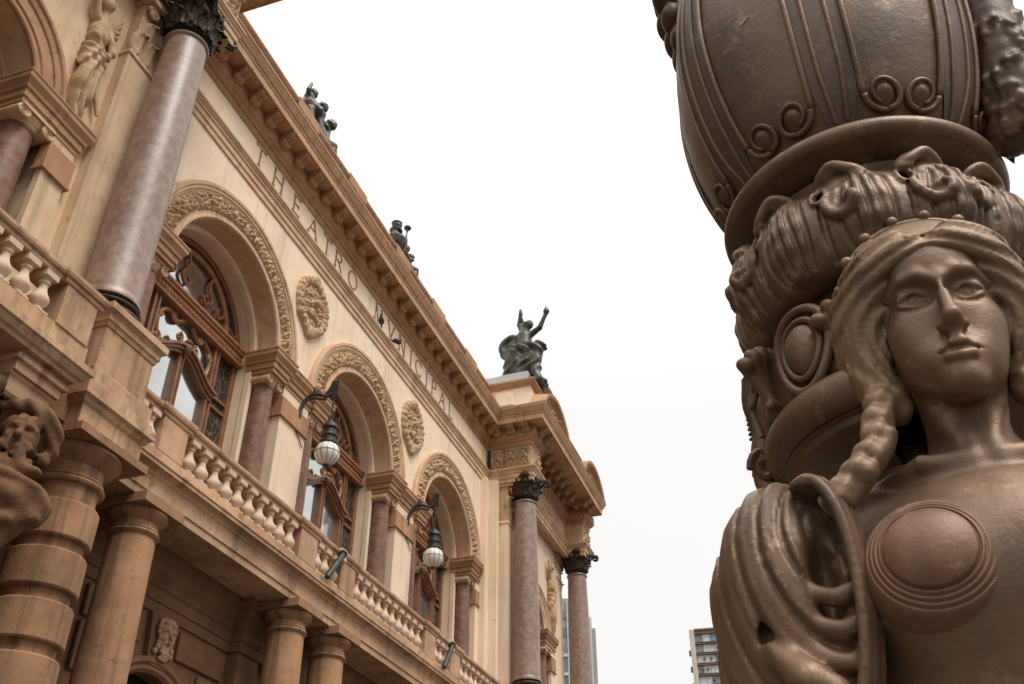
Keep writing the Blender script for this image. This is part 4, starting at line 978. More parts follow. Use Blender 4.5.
# ------------------------------------------------------------------ stone giant under the near balcony
def atlas_f(P):       # P[0] image right, P[1] towards the street, P[2] up
    d = ell(P, (0, 0, 0), (.19, .21, .25))
    d = smin(d, ell(P, (-.03, .09, -.10), (.14, .15, .18)), .06)
    d = smin(d, chain(P, [(-.17,.13,.03), (-.10,.205,.07), (-.03,.215,.05), (.05,.215,.07), (.13,.16,.04)], [.03,.04,.035,.04,.03], .02), .02)
    d = smin(d, chain(P, [(-.03,.205,.05), (-.04,.27,-.05), (-.045,.285,-.075)], [.028,.034,.05], .02), .015)
    for s in (-1, 1):
        d = smax(d, -ell(P, (-.03+s*.075, .215, .015), (.042, .04, .022)), .015); d = smin(d, sph(P, (-.03+s*.072, .175, .015), .033), .004)
        d = smin(d, sph(P, (-.03+s*.095, .155, -.055), .06), .03); d = smin(d, caps(P, (-.035, .235, -.115), (-.03+s*.10, .19, -.155), .038, .022), .008)
    r = random.Random(3)
    for i in range(60):
        a = r.uniform(-1.9, 1.9); z = r.uniform(-.42, -.12); q = .19 - .16*max(0, -z-.2)
        d = smin(d, caps(P, (-.02+q*math.sin(a), .04+q*math.cos(a), z), (-.02+(q+.02)*math.sin(a+.15), .05+q*math.cos(a+.15), z-.05), r.uniform(.026, .04), .016), .004)
    for i in range(60):
        a = r.uniform(-2.6, 2.6); z = r.uniform(.08, .24); q = .215*math.sqrt(max(.08, 1-(z/.28)**2))
        d = smin(d, caps(P, (q*math.sin(a), .01+q*math.cos(a)*.92, z), (q*math.sin(a+.2), .02+q*math.cos(a+.2)*.92, z-.04), r.uniform(.03, .042), .02), .004)
    hood = chain(P, bez([(-.34,-.02,.36), (-.08,.06,.38), (.16,.09,.30), (.31,.05,.12), (.33,.0,-.08), (.25,.02,-.25)], 4), [.05,.055,.06,.065,.07,.075,.08,.08,.085,.085,.085,.085,.08,.08,.075,.07,.07,.065,.06,.055,.05], .03)
    d = smin(d, hood + .014*np.sin(34*P[0]+26*P[2]+9*P[1]), .015)
    for k in range(6): d = smin(d, ell(P, (-.12+.09*k, .13-.03*abs(k-2), .37-.05*k*k/6), (.05, .045, .03)), .008)
    d = smin(d, ell(P, (.08,-.15,.08), (.25,.19,.27)), .03)
    d = smin(d, chain(P, [(-.75,.05,-.42), (-.2,.16,-.44), (.22,.1,-.40)], [.10,.10,.08], .03) + .015*np.sin(40*P[2]+6*P[0]), .03)
    d = smin(d, ell(P, (-.42,-.2,-.8), (.46,.36,.62)), .08)
    d = smin(d, chain(P, [(-.7,.05,-.15), (-.62,.22,.2), (-.40,.2,.5)], [.17,.14,.10], .04), .05)
    kn = chain(P, [(-.75,.1,-.52), (.08,.20,-.76), (.30,.18,-.84)], [.22,.235,.20], .06)
    kn = smin(kn, sph(P, (.30,.26,-.74), .13), .06)
    for q in range(5):
        kn = smin(kn, chain(P, [(-.50,.30-.02*q,-.50-.10*q), (-.04,.40-.03*q,-.60-.10*q), (.30,.37-.03*q,-.68-.085*q)], [.045,.062,.05], .02), .018)
    kn = smin(kn, caps(P, (.33,.3,-.98), (.05,.34,-1.06), .075, .06), .025); kn = smin(kn, caps(P, (.18,.2,-.92), (-.5,.0,-1.9), .19, .15), .06)
    kn = kn + .008*np.sin(26*P[2]+14*P[0])
    d = smin(d, kn, .04)
    d = smin(d, caps(P, (-.45,-.1,-1.2), (-.4,-.1,-3.4), .36, .26), .1)
    return d
e = Vector((.66, .75, 0)).normalized(); c_ = Vector((.75, -.66, 0)).normalized()
AX = Matrix(((e.x, c_.x, 0, 1.93), (e.y, c_.y, 0, 7.10), (0, 0, 1, 5.28), (0, 0, 0, 1)))
at = sculpt('stone_giant', 'atlas', atlas_f, (-1.1,-.65,-3.7), (.6,.6,.75), .026, None, AX, (1.7, 6.9, 1.5))
tag(at, 'dark bearded stone giant with hood and bent knee under the near balcony corbel', 'statue')
MB().prism([(.45, -1.6), (1.95, -1.6), (1.75, 2.2), (.45, 2.2)], 'y', 6.3, 7.4).obj('giant_pedestal', 'stone_shaded', T, bevel=.03)

# ------------------------------------------------------------------ hanging lanterns on the piers
def lantern(y, label):
    t = thing('wall_lantern', label, 'lantern', (0, y-.15, 10.6), 'globe lanterns on the piers')
    a = MB()
    xo = .72
    a.tube(bez([(.03, y-.15, 10.62), (.06, y-.15, 10.92), (.2, y-.12, 11.13), (.38, y-.08, 11.16), (.55, y-.04, 11.10), (.68, y, 11.18)], 6), .038, 8)
    a.tube(bez([(.03, y-.15, 10.72), (.12, y-.14, 10.96), (.24, y-.11, 11.06), (.40, y-.07, 11.05), (.56, y-.03, 11.02)], 6), .026, 8)
    a.tube([(.3, y-.1, 11.15), (.33, y-.1, 11.25), (.28, y-.1, 11.32)], [.05, .06, .03], 8)
    a.box(xo-.09, xo+.09, y-.015, y+.015, 11.08, 11.48).tube([(xo-.25, y-.02, 11.1), (xo-.05, y, 11.4)], .03, 6)
    a.tube([(.02, y-.15, 10.66), (.03, y-.2, 10.25), (.02, y-.05, 10.18), (.03, y+.12, 10.02)], .012, 5)
    a.obj('bracket', 'iron', t, smooth=True, angle=50)
    ch = MB()
    for i in range(8):
        z = 11.06 - .075*i; k = i % 2
        ch.tube([(xo + (.022*math.cos(q*PI/5) if k else 0), y + (0 if k else .022*math.cos(q*PI/5)), z + .042*math.sin(q*PI/5)) for q in range(10)], .009, 5, closed=True)
    ch.tube([(xo, y, 11.12), (xo, y, 10.44)], .006, 5)
    ch.obj('chain', 'iron', t, smooth=True, angle=60)
    MB().lathe([(0, 10.50), (.03, 10.50), (.04, 10.46), (.10, 10.42), (.15, 10.36), (.165, 10.33), (.165, 10.29), (.13, 10.28), (.135, 10.16), (.17, 10.15), (.175, 10.10), (.145, 10.08), (.145, 10.0), (.185, 9.985), (.19, 9.93), (.16, 9.90), (0, 9.90)], (xo, y, 0), 24).obj('lamp_housing', 'iron', t, smooth=True, angle=35)
    gl = MB().lathe([(.262*math.sin(PI*i/20) if i else 0, 9.70 + .262*math.cos(PI*i/20)) for i in range(2, 21)], (xo, y, 0), 32)
    go = gl.obj('globe', 'globe', t, smooth=True, angle=180)
    cg = MB()
    for k in range(6):
        an = PI*k/6; cg.tube([(xo + .266*math.sin(2*PI*i/30)*math.cos(an), y + .266*math.sin(2*PI*i/30)*math.sin(an), 9.70 + .266*math.cos(2*PI*i/30)) for i in range(30)], .005, 4, closed=True)
    cg.tube([(xo + .267*math.cos(2*PI*i/30), y + .267*math.sin(2*PI*i/30), 9.70) for i in range(30)], .005, 4, closed=True)
    cg.lathe([(0, -.02), (.04, 0), (.06, .02), (.06, .04)], (xo, y, 9.40), 12)
    cg.obj('globe_cage', 'iron', go, smooth=True, angle=60)
lantern(15.55, 'round globe lantern hanging on the pier between the first and middle arch')
lantern(21.25, 'round globe lantern hanging on the pier between the middle and far arch')

# ------------------------------------------------------------------ floodlights on the balustrade
def floodlight(y, label):
    t = thing('floodlight', label, 'floodlight', (1.32, y, 7.5), 'floodlights on the balustrade')
    MB().tube([(1.30, y+.20, 7.44), (1.36, y-.38, 6.80), (1.365, y-.42, 6.75)], [.055, .062, .05], 10).tube([(1.27, y+.25, 7.49), (1.30, y+.20, 7.44)], .08, 10).obj('lamp_tube', 'iron', t, smooth=True, angle=40)
    MB().box(1.16, 1.28, y+.26, y+.40, 7.36, 7.60).box(1.0, 1.22, y+.3, y+.36, 7.59, 7.64).obj('clamp', 'baluster', t, bevel=.01)
    MB().tube(bez([(1.1, y+.33, 7.60), (1.0, y-.1, 7.64), (1.05, y-.5, 7.60), (1.0, y-.9, 7.66)], 6), .014, 5).obj('cable', 'iron', t, smooth=True)
floodlight(15.42, 'dark tube floodlight clamped to the balustrade below the first lantern')
floodlight(21.12, 'small dark floodlight clamped to the balustrade below the far lantern')

# ------------------------------------------------------------------ pigeons on the ledge under the inscription
def bird_f(P):
    d = ell(P, (0, 0, .09), (.065, .12, .07)); d = smin(d, caps(P, (0, -.08, .12), (0, -.11, .19), .038, .03), .03); d = smin(d, sph(P, (0, -.125, .205), .034), .015)
    d = smin(d, caps(P, (0, -.15, .20), (0, -.18, .195), .01, .004), .006); d = smin(d, caps(P, (0, .1, .08), (0, .23, .05), .035, .02), .03)
    for s in (-1, 1):
        d = smin(d, ell(P, (s*.05, .04, .10), (.025, .12, .05)), .01); d = smin(d, caps(P, (s*.025, -.01, .04), (s*.025, -.02, 0), .008), .01)
    return d
for (x, y, z, rz, lb) in ((.12, 18.46, 15.2, .4, 'black pigeon perched on the ledge below the letter M'), (.12, 19.48, 15.2, 2.6, 'black pigeon perched on the ledge just right of the letter V')):
    b = sculpt('pigeon', 'bird', bird_f, (-.12, -.22, -.02), (.12, .27, .26), .012); b.location = (x, y, z); b.rotation_euler.z = rz; b.scale = (.95,)*3
    tag(b, lb, 'pigeon', 'pigeons on the ledge')

# ------------------------------------------------------------------ buildings far behind
M['tower_wall'] = mat('tower_concrete', (.36, .37, .37), (.28, .29, .29), .8, scale=.05)
M['tower_pale'] = mat('tower_pale_concrete', (.62, .62, .60), (.52, .51, .49), .8, scale=.05)
M['tower_glass'] = mat('tower_glass', (.13, .15, .165), (.26, .29, .30), .2, metal=.4, scale=.15)
M['flat_wall'] = mat('apartment_render', (.66, .60, .53), (.56, .50, .43), .85, scale=.1, streak=.3)
M['flat_band'] = mat('apartment_brown_band', (.22, .15, .11), (.15, .10, .075), .8, scale=.2)
M['curtain'] = mat('curtained_glass', (.66, .68, .68), (.50, .53, .55), .3, scale=.25, spec=.6)
M['grey_glass'] = mat('grey_window', (.24, .25, .28), (.14, .15, .17), .2, scale=.3, spec=.6)
def frame_at(px_az, dist):
    a = R(px_az); o = Vector((10 + math.sin(a)*dist, math.cos(a)*dist, 0)); f = Vector((-math.sin(a), -math.cos(a), 0)); r = Vector((-f.y, f.x, 0))
    return Matrix(((r.x, f.x, 0, o.x), (r.y, f.y, 0, o.y), (0, 0, 1, 0), (0, 0, 0, 1)))
D = 170.; F = frame_at(-15.0, D)
def lx(azd): return math.tan(R(azd + 15.0))*D
tw = thing('office_tower', 'grey glass office tower stepping down behind the far granite column', 'tower', tuple(F @ Vector((0, 0, -1.6))))
MB().box(lx(-17.2), lx(-14.15), -14, 0, -1.6, .3735*D).xf(F).obj('wall', 'tower_wall', tw)
MB().box(lx(-14.149), lx(-13.95), -14, -1.5, -1.6, .356*D).xf(F).obj('stair_slab', 'tower_pale', tw)
MB().box(lx(-13.949), lx(-13.72), -14, -3, -1.6, .347*D).xf(F).obj('end_slab', 'tower_wall', tw)
MB().box(lx(-15.42), lx(-15.36), .01, .35, 20, .3735*D-.4).xf(F).obj('mullion', 'tower_pale', tw)
for k in range(10):
    z1 = .3735*D - 12.2 - 3.2*k
    MB().box(lx(-16.4), lx(-14.2), .01, .3, z1+1.7, z1+2.2).xf(F).obj('spandrel', 'tower_pale', tw)
    for i in range(6):
        a = -16.35 + .36*i
        MB().box(lx(a+.03), lx(a+.31), .01, .12, z1-.9, z1+1.6).xf(F).obj('window', 'tower_glass', tw)
for k in range(3):
    MB().box(lx(-16.4), lx(-14.2), .01, .12, .3735*D-3.8-3.1*k, .3735*D-2.2-3.1*k).xf(F).obj('louvre_band', 'tower_glass', tw)
D = 280.; F = frame_at(-7.0, D); o7 = lambda azd: math.tan(R(azd+7.0))*D
zt = .3335*D
ap = thing('apartment_block', 'pale apartment block with white curtained windows seen left of the bronze shoulder', 'apartment block', tuple(F @ Vector((0, 0, -1.6))))
MB().box(o7(-8.28), o7(-3.5), -16, 0, -1.6, zt).xf(F).obj('wall', 'flat_wall', ap)
MB().box(o7(-8.30), o7(-8.02), .0, .6, -1.6, zt+.2).xf(F).obj('corner_pier', 'flat_wall', ap)
MB().box(o7(-8.0), o7(-3.5), .01, .8, zt-.15, zt+.35).xf(F).obj('roof_edge', 'flat_band', ap)
rr_ = random.Random(11)
for k in range(9):
    z = zt - 1.0 - 2.95*k
    MB().box(o7(-8.0), o7(-3.5), .01, .75, z-.10, z+.18).box(o7(-8.0), o7(-3.5), .01, .5, z-2.42, z-2.34).xf(F).obj('floor_shadow_band', 'flat_band', ap)  # brown strips paint the shadow line at each floor slab
    x = -7.98
    while x < -4.2:
        wd_ = rr_.choice((.30, .42, .2)); kind = rr_.choice(('curtain', 'curtain', 'curtain', 'grey_glass'))
        MB().box(o7(x+.02), o7(x+wd_-.02), .01, .14, z-2.3, z-.14).xf(F).obj('window', kind, ap); x += wd_
    for q in range(2):
        x = rr_.uniform(-7.9, -5.2); MB().box(o7(x), o7(x+.12), .15, .7, z-1.5, z-.85).xf(F).obj('air_conditioner', 'flat_band', ap, bevel=.05)
for k in range(5): MB().box(o7(-8.28)-.7, o7(-8.28)-.01, -4, -2.8, zt-6-4.6*k, zt-4.6-4.6*k).xf(F).obj('air_conditioner', 'flat_band', ap, bevel=.05)
# ------------------------------------------------------------------ bronze lamp post with a woman's bust, beside the camera
def bronze(name, c1, c2, c3, bump=.14):
    return mat(name, c1, c2, .46, metal=.25, scale=2.6, bump=bump, bscale=70, c3=c3, spec=.22 if 'dark' in name else .45, lo=.36, hi=.64, streak=.6)
M['bronze'] = bronze('brown_patinated_bronze', (.22, .125, .067), (.095, .053, .030), (.36, .245, .145))
M['bronze_dark'] = bronze('dark_patinated_bronze', (.11, .066, .04), (.065, .04, .026), (.17, .11, .07))
M['bronze_tan'] = bronze('worn_tan_bronze', (.30, .19, .108), (.19, .113, .062), (.37, .255, .155), .2)
M['bronze_copper'] = bronze('coppery_worn_bronze', (.235, .122, .067), (.13, .066, .037), (.34, .21, .125))
M['bronze_band'] = bronze('grey_brown_bronze', (.15, .098, .066), (.095, .062, .043), (.20, .15, .11))
HD = Vector((.12245, .99247, 0)); PXY = (10 + HD.x*2.0, HD.y*2.0)
# local axes: x to the right of the photograph, y towards the photographer, z up
PM = Matrix(((HD.y, -HD.x, 0, PXY[0]), (-HD.x, -HD.y, 0, PXY[1]), (0, 0, 1, 0), (0, 0, 0, 1)))
L = thing('lamp_post', 'ornate brown bronze lamp post with fluted urn above the bust of a crowned woman', 'lamp post', (PXY[0], PXY[1], -1.6))
PL = (PXY[0], PXY[1], 0)
def pobj(mb, name, m, parent=None, smooth=True, angle=35): return mb.xf(PM).obj(name, m, parent or L, PL, smooth=smooth, angle=angle)
def pol(r, th, z): return (r*math.sin(th), r*math.cos(th), z)       # th = 0 faces the photographer, positive to the right
def spline(pts, n=8): return [(p[0], p[1]) for p in bez([(a, b, 0) for a, b in pts], n)]

urn_p = spline([(.10, 1.635), (.24, 1.64), (.285, 1.68), (.333, 1.76), (.366, 1.86), (.390, 1.98), (.402, 2.12), (.397, 2.26), (.380, 2.40), (.350, 2.53), (.30, 2.64), (.24, 2.74), (.20, 2.86)], 6)
urn = pobj(MB().lathe(urn_p + [(.12, 2.95), (0, 2.95)], seg=96), 'urn', 'bronze')
ur = np.array([p[0] for p in urn_p]); uz = np.array([p[1] for p in urn_p])
def urad(z): return float(np.interp(z, uz[6:], ur[6:]))
fl = MB(); r_ = random.Random(2); fp = []
for i in range(14):
    a_ = 2*PI*i/14; q_ = r_.uniform(.5, 1.1); fp.append((.017*q_*math.cos(a_), .0075*q_*math.sin(a_) + .005*math.cos(a_)))
zf, tf = 2.06, R(-21)
ring0 = [pol(urad(zf+b_) + .0005, tf + a_/urad(zf), zf+b_) for a_, b_ in fp]; ring1 = [pol(urad(zf+b_*.8) + .0022, tf + a_*.8/urad(zf), zf+b_*.8) for a_, b_ in fp]
fl.add(ring0 + ring1 + [pol(urad(zf) + .0015, tf, zf)], [(i, (i+1) % 14, 14+(i+1) % 14, 14+i) for i in range(14)] + [(14+i, 14+(i+1) % 14, 28) for i in range(14)])
pobj(fl, 'paint_flake', 'baluster', urn)
# strap work: pairs of flat straps that end in volutes above the ring
NG = 7
for g_ in range(NG):
    th0 = 2*PI*g_/NG + R(3)
    st = MB(); band = MB()
    zz = [2.86 - (2.86-1.675)*i/46 for i in range(47)]; z4 = [z for z in zz if z > 1.735] + [1.735]
    def lat(off, z): return off * (.55 + .45*min(1, urad(z)/.40)) * (1 if z > 1.80 else 1-.55*(1.80-z)/.13)
    rows = []
    for z in zz:
        r = urad(z); row = []
        for q in range(9):
            off = -.062 + .124*q/8; row.append(pol(r + .006 - .002*abs(q-4)/4, th0 + lat(off, z)/max(r, .1), z))
        rows.append(row)
    pobj(band.grid(rows), 'strap', 'bronze_band', urn)
    for off, rr in ((-.062, .0075), (-.026, .006), (.026, .006), (.062, .0075)):
        P = [pol(urad(z) + .006, th0 + (off*(.55 + .45*min(1, urad(z)/.40)) if abs(off) > .05 else lat(off, z))/urad(z), z) for z in (z4 if abs(off) > .05 else zz)]
        st.tube(P, rr, 8)
    for s in (-1, 1):
        # the outer edge line sweeps outwards and rolls into a volute
        P = []
        for i in range(11):
            f = i/10; off = s*(.0585 + .0435*f*f); z = 1.735 - .036*math.sin(f*PI*.5); P.append(pol(urad(z) + .008, th0 + off/urad(z), z))
        c_off, c_z = s*.102, 1.735
        for i in range(34):
            a = -PI/2 + s*0 + 2*PI*.92*i/33; rv = .034*(1-.30*i/33)
            off = c_off + s*rv*math.cos(a); z = c_z + rv*math.sin(a); P.append(pol(urad(z) + .010, th0 + off/urad(z), z))
        st.tube(P, [.0075]*11 + [.0075*(1-.4*i/33) for i in range(34)], 8)
        cz_, co_ = 1.735, s*.102
        rw = []
        for i in range(5):
            rr = .027*(i/4)
            rw.append([pol(urad(cz_ + rr*math.sin(2*PI*k/16)) + .003 + .016*math.cos(PI/2*i/4), th0 + (co_ + rr*math.cos(2*PI*k/16))/urad(cz_), cz_ + rr*math.sin(2*PI*k/16)) for k in range(16)])
        st.grid(rw, wrap_v=True)
    pobj(st, 'strap_moulding', 'bronze', urn, angle=180)
def torus_prof(r, z, a, b, n=16, a0=0, a1=2*PI): return [(r + a*math.cos(a0+(a1-a0)*i/n), z + b*math.sin(a0+(a1-a0)*i/n)) for i in range(n+1)]
pobj(MB().lathe([(.20, 1.585), (.29, 1.60)] + torus_prof(.312, 1.637, .025, .025, 14, -PI/2, PI/2) + [(.2, 1.665)], seg=96), 'ring', 'bronze')

# acanthus collar: swelling leaves with eyes between them, scrolled lips and curled tips
NLF = 11; lo, hi = (-.40, -.40, 1.27), (.40, .40, 1.62); HC = .0028
F = Field(lo, hi, HC)
def ring_body(P):
    r = np.sqrt(P[0]**2 + P[1]**2)
    d = np.sqrt(((r-.255)/.075)**2 + ((P[2]-1.42)/.118)**2); d = (d-1)*.075
    return smin(d, np.maximum(np.abs(r-.24)-.03, np.abs(P[2]-1.53)-.05), .03)
F.put(ring_body, lo, hi)
MER = [(.268, 1.318), (.305, 1.345), (.325, 1.385), (.331, 1.425), (.324, 1.465), (.305, 1.500), (.280, 1.522)]
rg = random.Random(12)
for k in range(NLF):
    th = R(3) + 2*PI*k/NLF; hw = PI/NLF
    P_ = lambda dx, r, z: pol(r, th + dx/.33, z)
    for dx in (-.036, 0, .036): F.chain([P_(dx*(.8 if z > 1.47 else 1), r - .012 - .60*dx*dx/.04, z) for r, z in MER], [.022, .034, .038, .038, .036, .030, .022], .016)
V0_ = F.V.copy(); RS_ = np.arange(.40, .20, -.0018)
def surf(th, z):
    ix = np.clip(((RS_*math.sin(th)-lo[0])/HC).round().astype(int), 0, V0_.shape[0]-1); iy = np.clip(((RS_*math.cos(th)-lo[1])/HC).round().astype(int), 0, V0_.shape[1]-1)
    iz = int(min(max(round((z-lo[2])/HC), 0), V0_.shape[2]-1)); v = V0_[ix, iy, iz]; i = int(np.argmax(v < 0))
    return float(RS_[i] + v[i]) if v[i] < 0 else .26
for k in range(NLF):
    th = R(3) + 2*PI*k/NLF
    for i in range(-2, 3):
        pts = []
        raw = []
        for q in range(26):
            f = q/25; z = 1.318 + .205*f; dx = i*.0225*(.50 + .80*math.sin(PI*(.15+.75*f))) + .004*math.sin(5*f + i)
            raw.append((surf(th + dx/.33, z), th + dx/.33, z))
        rr = [q[0] for q in raw]
        for _ in range(3): rr = [rr[0]] + [(rr[q-1] + 2*rr[q] + rr[q+1])/4 for q in range(1, 25)] + [rr[25]]
        pts = [pol(rr[q] + .0020, raw[q][1], raw[q][2]) for q in range(26)]
        F.chain(pts, [.002 + .0045*math.sin(PI*(q+.5)/26)**.5 for q in range(26)], .0035, 's', .003)
for k in range(NLF):
    th = R(3) + 2*PI*(k+.5)/NLF
    P_ = lambda dx, r, z: pol(r, th + dx/.33, z)
    # deep eye with a rolled rim
    eye = [(.0105*math.cos(2*PI*i/12), 1.482 + (.024 if math.sin(2*PI*i/12) > 0 else .017)*math.sin(2*PI*i/12)) for i in range(13)]
    F.chain([P_(x*1.6, surf(th + x*1.6/.33, z + (z-1.482)*.5) + .002, z + (z-1.482)*.5) for x, z in eye], [.0058]*13, .005)
    for rr in (.35, .335, .32, .30): F.ball(P_(0, rr, 1.484), (.0120, .0165, .0210), .004, 's')
    # seam below the eye and the two lips that part from it
    F.chain([P_(0, surf(th, z), z) for z in (1.455, 1.42, 1.385, 1.35, 1.32)], [.005, .007, .007, .006, .005], .006, 's')
    for s in (-1, 1):
        lip = [P_(s*x, surf(th + s*x/.33, z) + .002, z) for x, r, z in bez([(.010, .345, 1.462), (.014, .356, 1.432), (.034, .362, 1.405), (.060, .366, 1.402), (.074, .366, 1.424), (.066, .364, 1.446)], 4)]
        if (k + (s > 0)) % 2: F.chain(lip, [.0060 + .0050*math.sin(PI*i/20) for i in range(21)], .005); F.ball(P_(s*.048, surf(th + s*.048/.33, 1.428) + .006, 1.428), (.017, .013, .012), .010, 's')
    # curled tips between the collar and the ring
    j = rg.uniform(-.006, .004); f = 1 if k % 3 else -1
    P_ = lambda dx, r, z: pol(r, th + R(9) + dx/.33, z)
    F.ball(P_(0, .262, 1.515), (.048, .048, .036), .012)
    for lay in range(3):
        q = lay*.006
        F.chain(bez([P_(-f*.070, .266+q, 1.500+q), P_(-f*.050, .288+q, 1.530+j+q), P_(-f*.012, .303+q, 1.548+j+q), P_(f*.028, .305+q, 1.546+j-q), P_(f*.052, .297+q, 1.530+j-q), P_(f*.046, .300+q, 1.514+j), P_(f*.030, .304+q, 1.518+j)], 4), [.004 + .006*math.sin(PI*i/24) for i in range(25)], .004)
col = sculpt('acanthus_collar', 'bronze', F.V, lo, hi, HC, L, PM, PL)
# neck under the collar, drum with oval bosses, lower ring
pobj(MB().lathe([(.0, 1.315), (.265, 1.312), (.245, 1.30), (.235, 1.28), (.24, 1.26), (.262, 1.25), (.275, 1.235), (.0, 1.23)], seg=96), 'neck', 'bronze_dark')
dr = pobj(MB().lathe([(.2, 1.245), (.272, 1.245), (.290, 1.235), (.299, 1.215), (.303, 1.18), (.302, 1.12), (.293, 1.075), (.27, 1.055), (.2, 1.05)], seg=96), 'drum', 'bronze')
NB = 7
for k in range(NB):
    th = 2*PI*k/NB + R(-36); cz = 1.150
    rw = []
    for i in range(9):
        f = i/8; rw.append([pol(.300 + .030*math.sqrt(max(0, 1-f*f)), th + (.044*f*math.cos(2*PI*q/28)*(1+.18*math.sin(2*PI*q/28)))/.30, cz + .062*f*math.sin(2*PI*q/28)) for q in range(28)])
    b_ = MB().grid(rw, wrap_v=True)
    for sc, rr in ((1.0, .008), (1.42, .011)):
        b_.tube([pol(.302 + (.004 if sc > 1.2 else .006), th + (.050*sc*math.cos(2*PI*q/40)*(1+.18*math.sin(2*PI*q/40)))/.30, cz - .004*(sc-1) + .068*sc*math.sin(2*PI*q/40)) for q in range(40)], rr, 8, closed=True)
    pobj(b_, 'oval_boss', 'bronze', dr, angle=180)
SHELL = []
lo, hi = (-.10, -.05, -.02), (.10, .06, .22); F = Field(lo, hi, .003)
for i in range(7):
    q = (i-3)/3; F.chain(bez([(0, .0, .01), (q*.028, .014, .06), (q*.060, .022, .12 - .02*q*q), (q*.080, .012, .165 - .055*q*q)], 5), [.008 + .006*j/15 for j in range(16)], .007)
for i in range(6):
    q = (i-2.5)/3; F.ball((q*.080, .028, .165 - .05*q*q), (.008, .012, .012), .006, 's')
F.ball((0, .012, .012), (.024, .02, .02), .01); F.chain([(-.03, .0, .02), (.03, .0, .02)], [.012, .012], .01)
for i in range(7):
    q = (i-3)/3; F.ball((q*.083, .020, .168 - .058*q*q), .014, .006)
shm = sculpt('shell_leaf', 'bronze', F.V, lo, hi, .003); shd = shm.data; bpy.data.objects.remove(shm)
for k in range(NB):
    t2 = 2*PI*k/NB + R(-36) + PI/NB
    o = bpy.data.objects.new('shell_leaf', shd); wp = PM @ Vector(pol(.296, t2, 1.065)); link(o, dr, tuple(wp))
    o.rotation_euler = (R(4), 0, math.atan2(PM[1][0], PM[0][0]) - t2)
pobj(MB().lathe([(.2, 1.07), (.285, 1.065)] + torus_prof(.287, 1.02, .040, .045, 16, PI*.42, -PI*.5) + [(.292, .972), (.28, .968), (.275, .955), (.24, .945), (.16, .90), (.15, .86)], seg=84, a0=R(107), a1=R(433)), 'lower_ring', 'bronze')
# scroll brackets standing on the drum at the sides
def scroll(th, rad):
    q = MB()
    def pt(r, z): return pol(r, th, z)
    P = [pt(rad + .02 + .012*math.cos(2*PI*1.2*i/20)*(1-.7*i/20), 1.275 + .03*math.sin(2*PI*1.2*i/20)*(1-.7*i/20)) for i in range(21)][::-1]
    P += [pt(*v) for v in spline([(rad+.03, 1.27), (rad+.045, 1.20), (rad+.03, 1.12), (rad+.04, 1.05), (rad+.045, 1.0), (rad+.02, .955)], 5)]
    q.tube(P, [.02]*21 + [.03 - .008*abs(math.sin(i*.25)) for i in range(len(P)-21)], 10)
    for s in (-1, 1):
        q.tube([pol(rad+.035 + .03*math.cos(2*PI*1.3*i/22)*(1-.75*i/22), th + s*.06, 1.03 + .045*math.sin(2*PI*1.3*i/22)*(1-.75*i/22)) for i in range(23)], .012, 6)
        q.tube([pol(rad+.045 - .03*abs(f-.5), th + s*.055, 1.10 + .15*f) for f in [i/10 for i in range(11)]], .014, 6)
    for i in range(9): q.tube([pol(rad+.035+.012*math.sin(PI*i/8), th-.05, 1.12+.013*i), pol(rad+.06, th, 1.115+.013*i), pol(rad+.035+.012*math.sin(PI*i/8), th+.05, 1.12+.013*i)], .005, 5)
    pobj(q, 'scroll_bracket', 'bronze', dr, angle=60)
for a in (-92, 88, 178): scroll(R(a), .298)

# garlands that hang beside the urn, and the leaf crown at its other side
def garland(u, v, name='garland'):
    r = random.Random(4)
    pts = bez([(u-.02, v, 1.66), (u+.015, v, 1.735), (u+.03, v, 2.0), (u+.02, v, 2.25), (u-.01, v-.02, 2.48), (u-.05, v-.04, 2.7)], 6)
    rs = [.035 + .035*min(1, i/8) for i in range(len(pts))]
    lo = (u-.22, v-.20, 1.58); hi = (u+.22, v+.18, 2.85)
    F = Field(lo, hi, .006); F.chain(pts, rs, .02)
    for i in range(330):
        k = r.randrange(1, len(pts)-1); a = r.uniform(0, 2*PI); p = pts[k]; R_ = rs[k]; z0 = r.uniform(-.02, .02)
        q = lambda rr, da, dz: (p[0]+rr*math.cos(a+da), p[1]+rr*math.sin(a+da), p[2]+dz+z0)
        F.chain([q(R_-.004, 0, .030), q(R_+.003, .06, 0), q(R_+.001, .15, -.034)], [.005, .0095, .004], .004)
    F.ball((u+.045, v+.03, 2.26), (.066, .06, .066), .02)
    for i in range(40):
        a = 2*PI*i/20; w_ = .062 if i < 20 else .034; F.chain([(u+.045+w_*math.cos(a), v+.055+(.01 if i >= 20 else 0), 2.26+w_*math.sin(a)), (u+.045+(w_-.03)*math.cos(a+.5), v+.088, 2.26+(w_-.03)*math.sin(a+.5))], [.012, .007], .004)
    F.chain([(u-.1, v-.06, 1.92), (u, v, 1.95)], [.02, .02], .02); F.chain([(u-.2, v-.1, 2.5), (u, v, 2.5)], [.03, .03], .02)
    return sculpt(name, 'bronze_dark', F.V, lo, hi, .006, L, PM, PL)
garland(.372, .10)
lo, hi = (-.56, -.22, 2.34), (-.24, .18, 2.95); F = Field(lo, hi, .0055)
F.chain(bez([(-.320, .0, 2.38), (-.350, .01, 2.48), (-.365, .0, 2.62), (-.37, -.02, 2.80), (-.37, -.03, 2.9)], 5), [.022 + .02*min(1, i/12) for i in range(21)], .02)
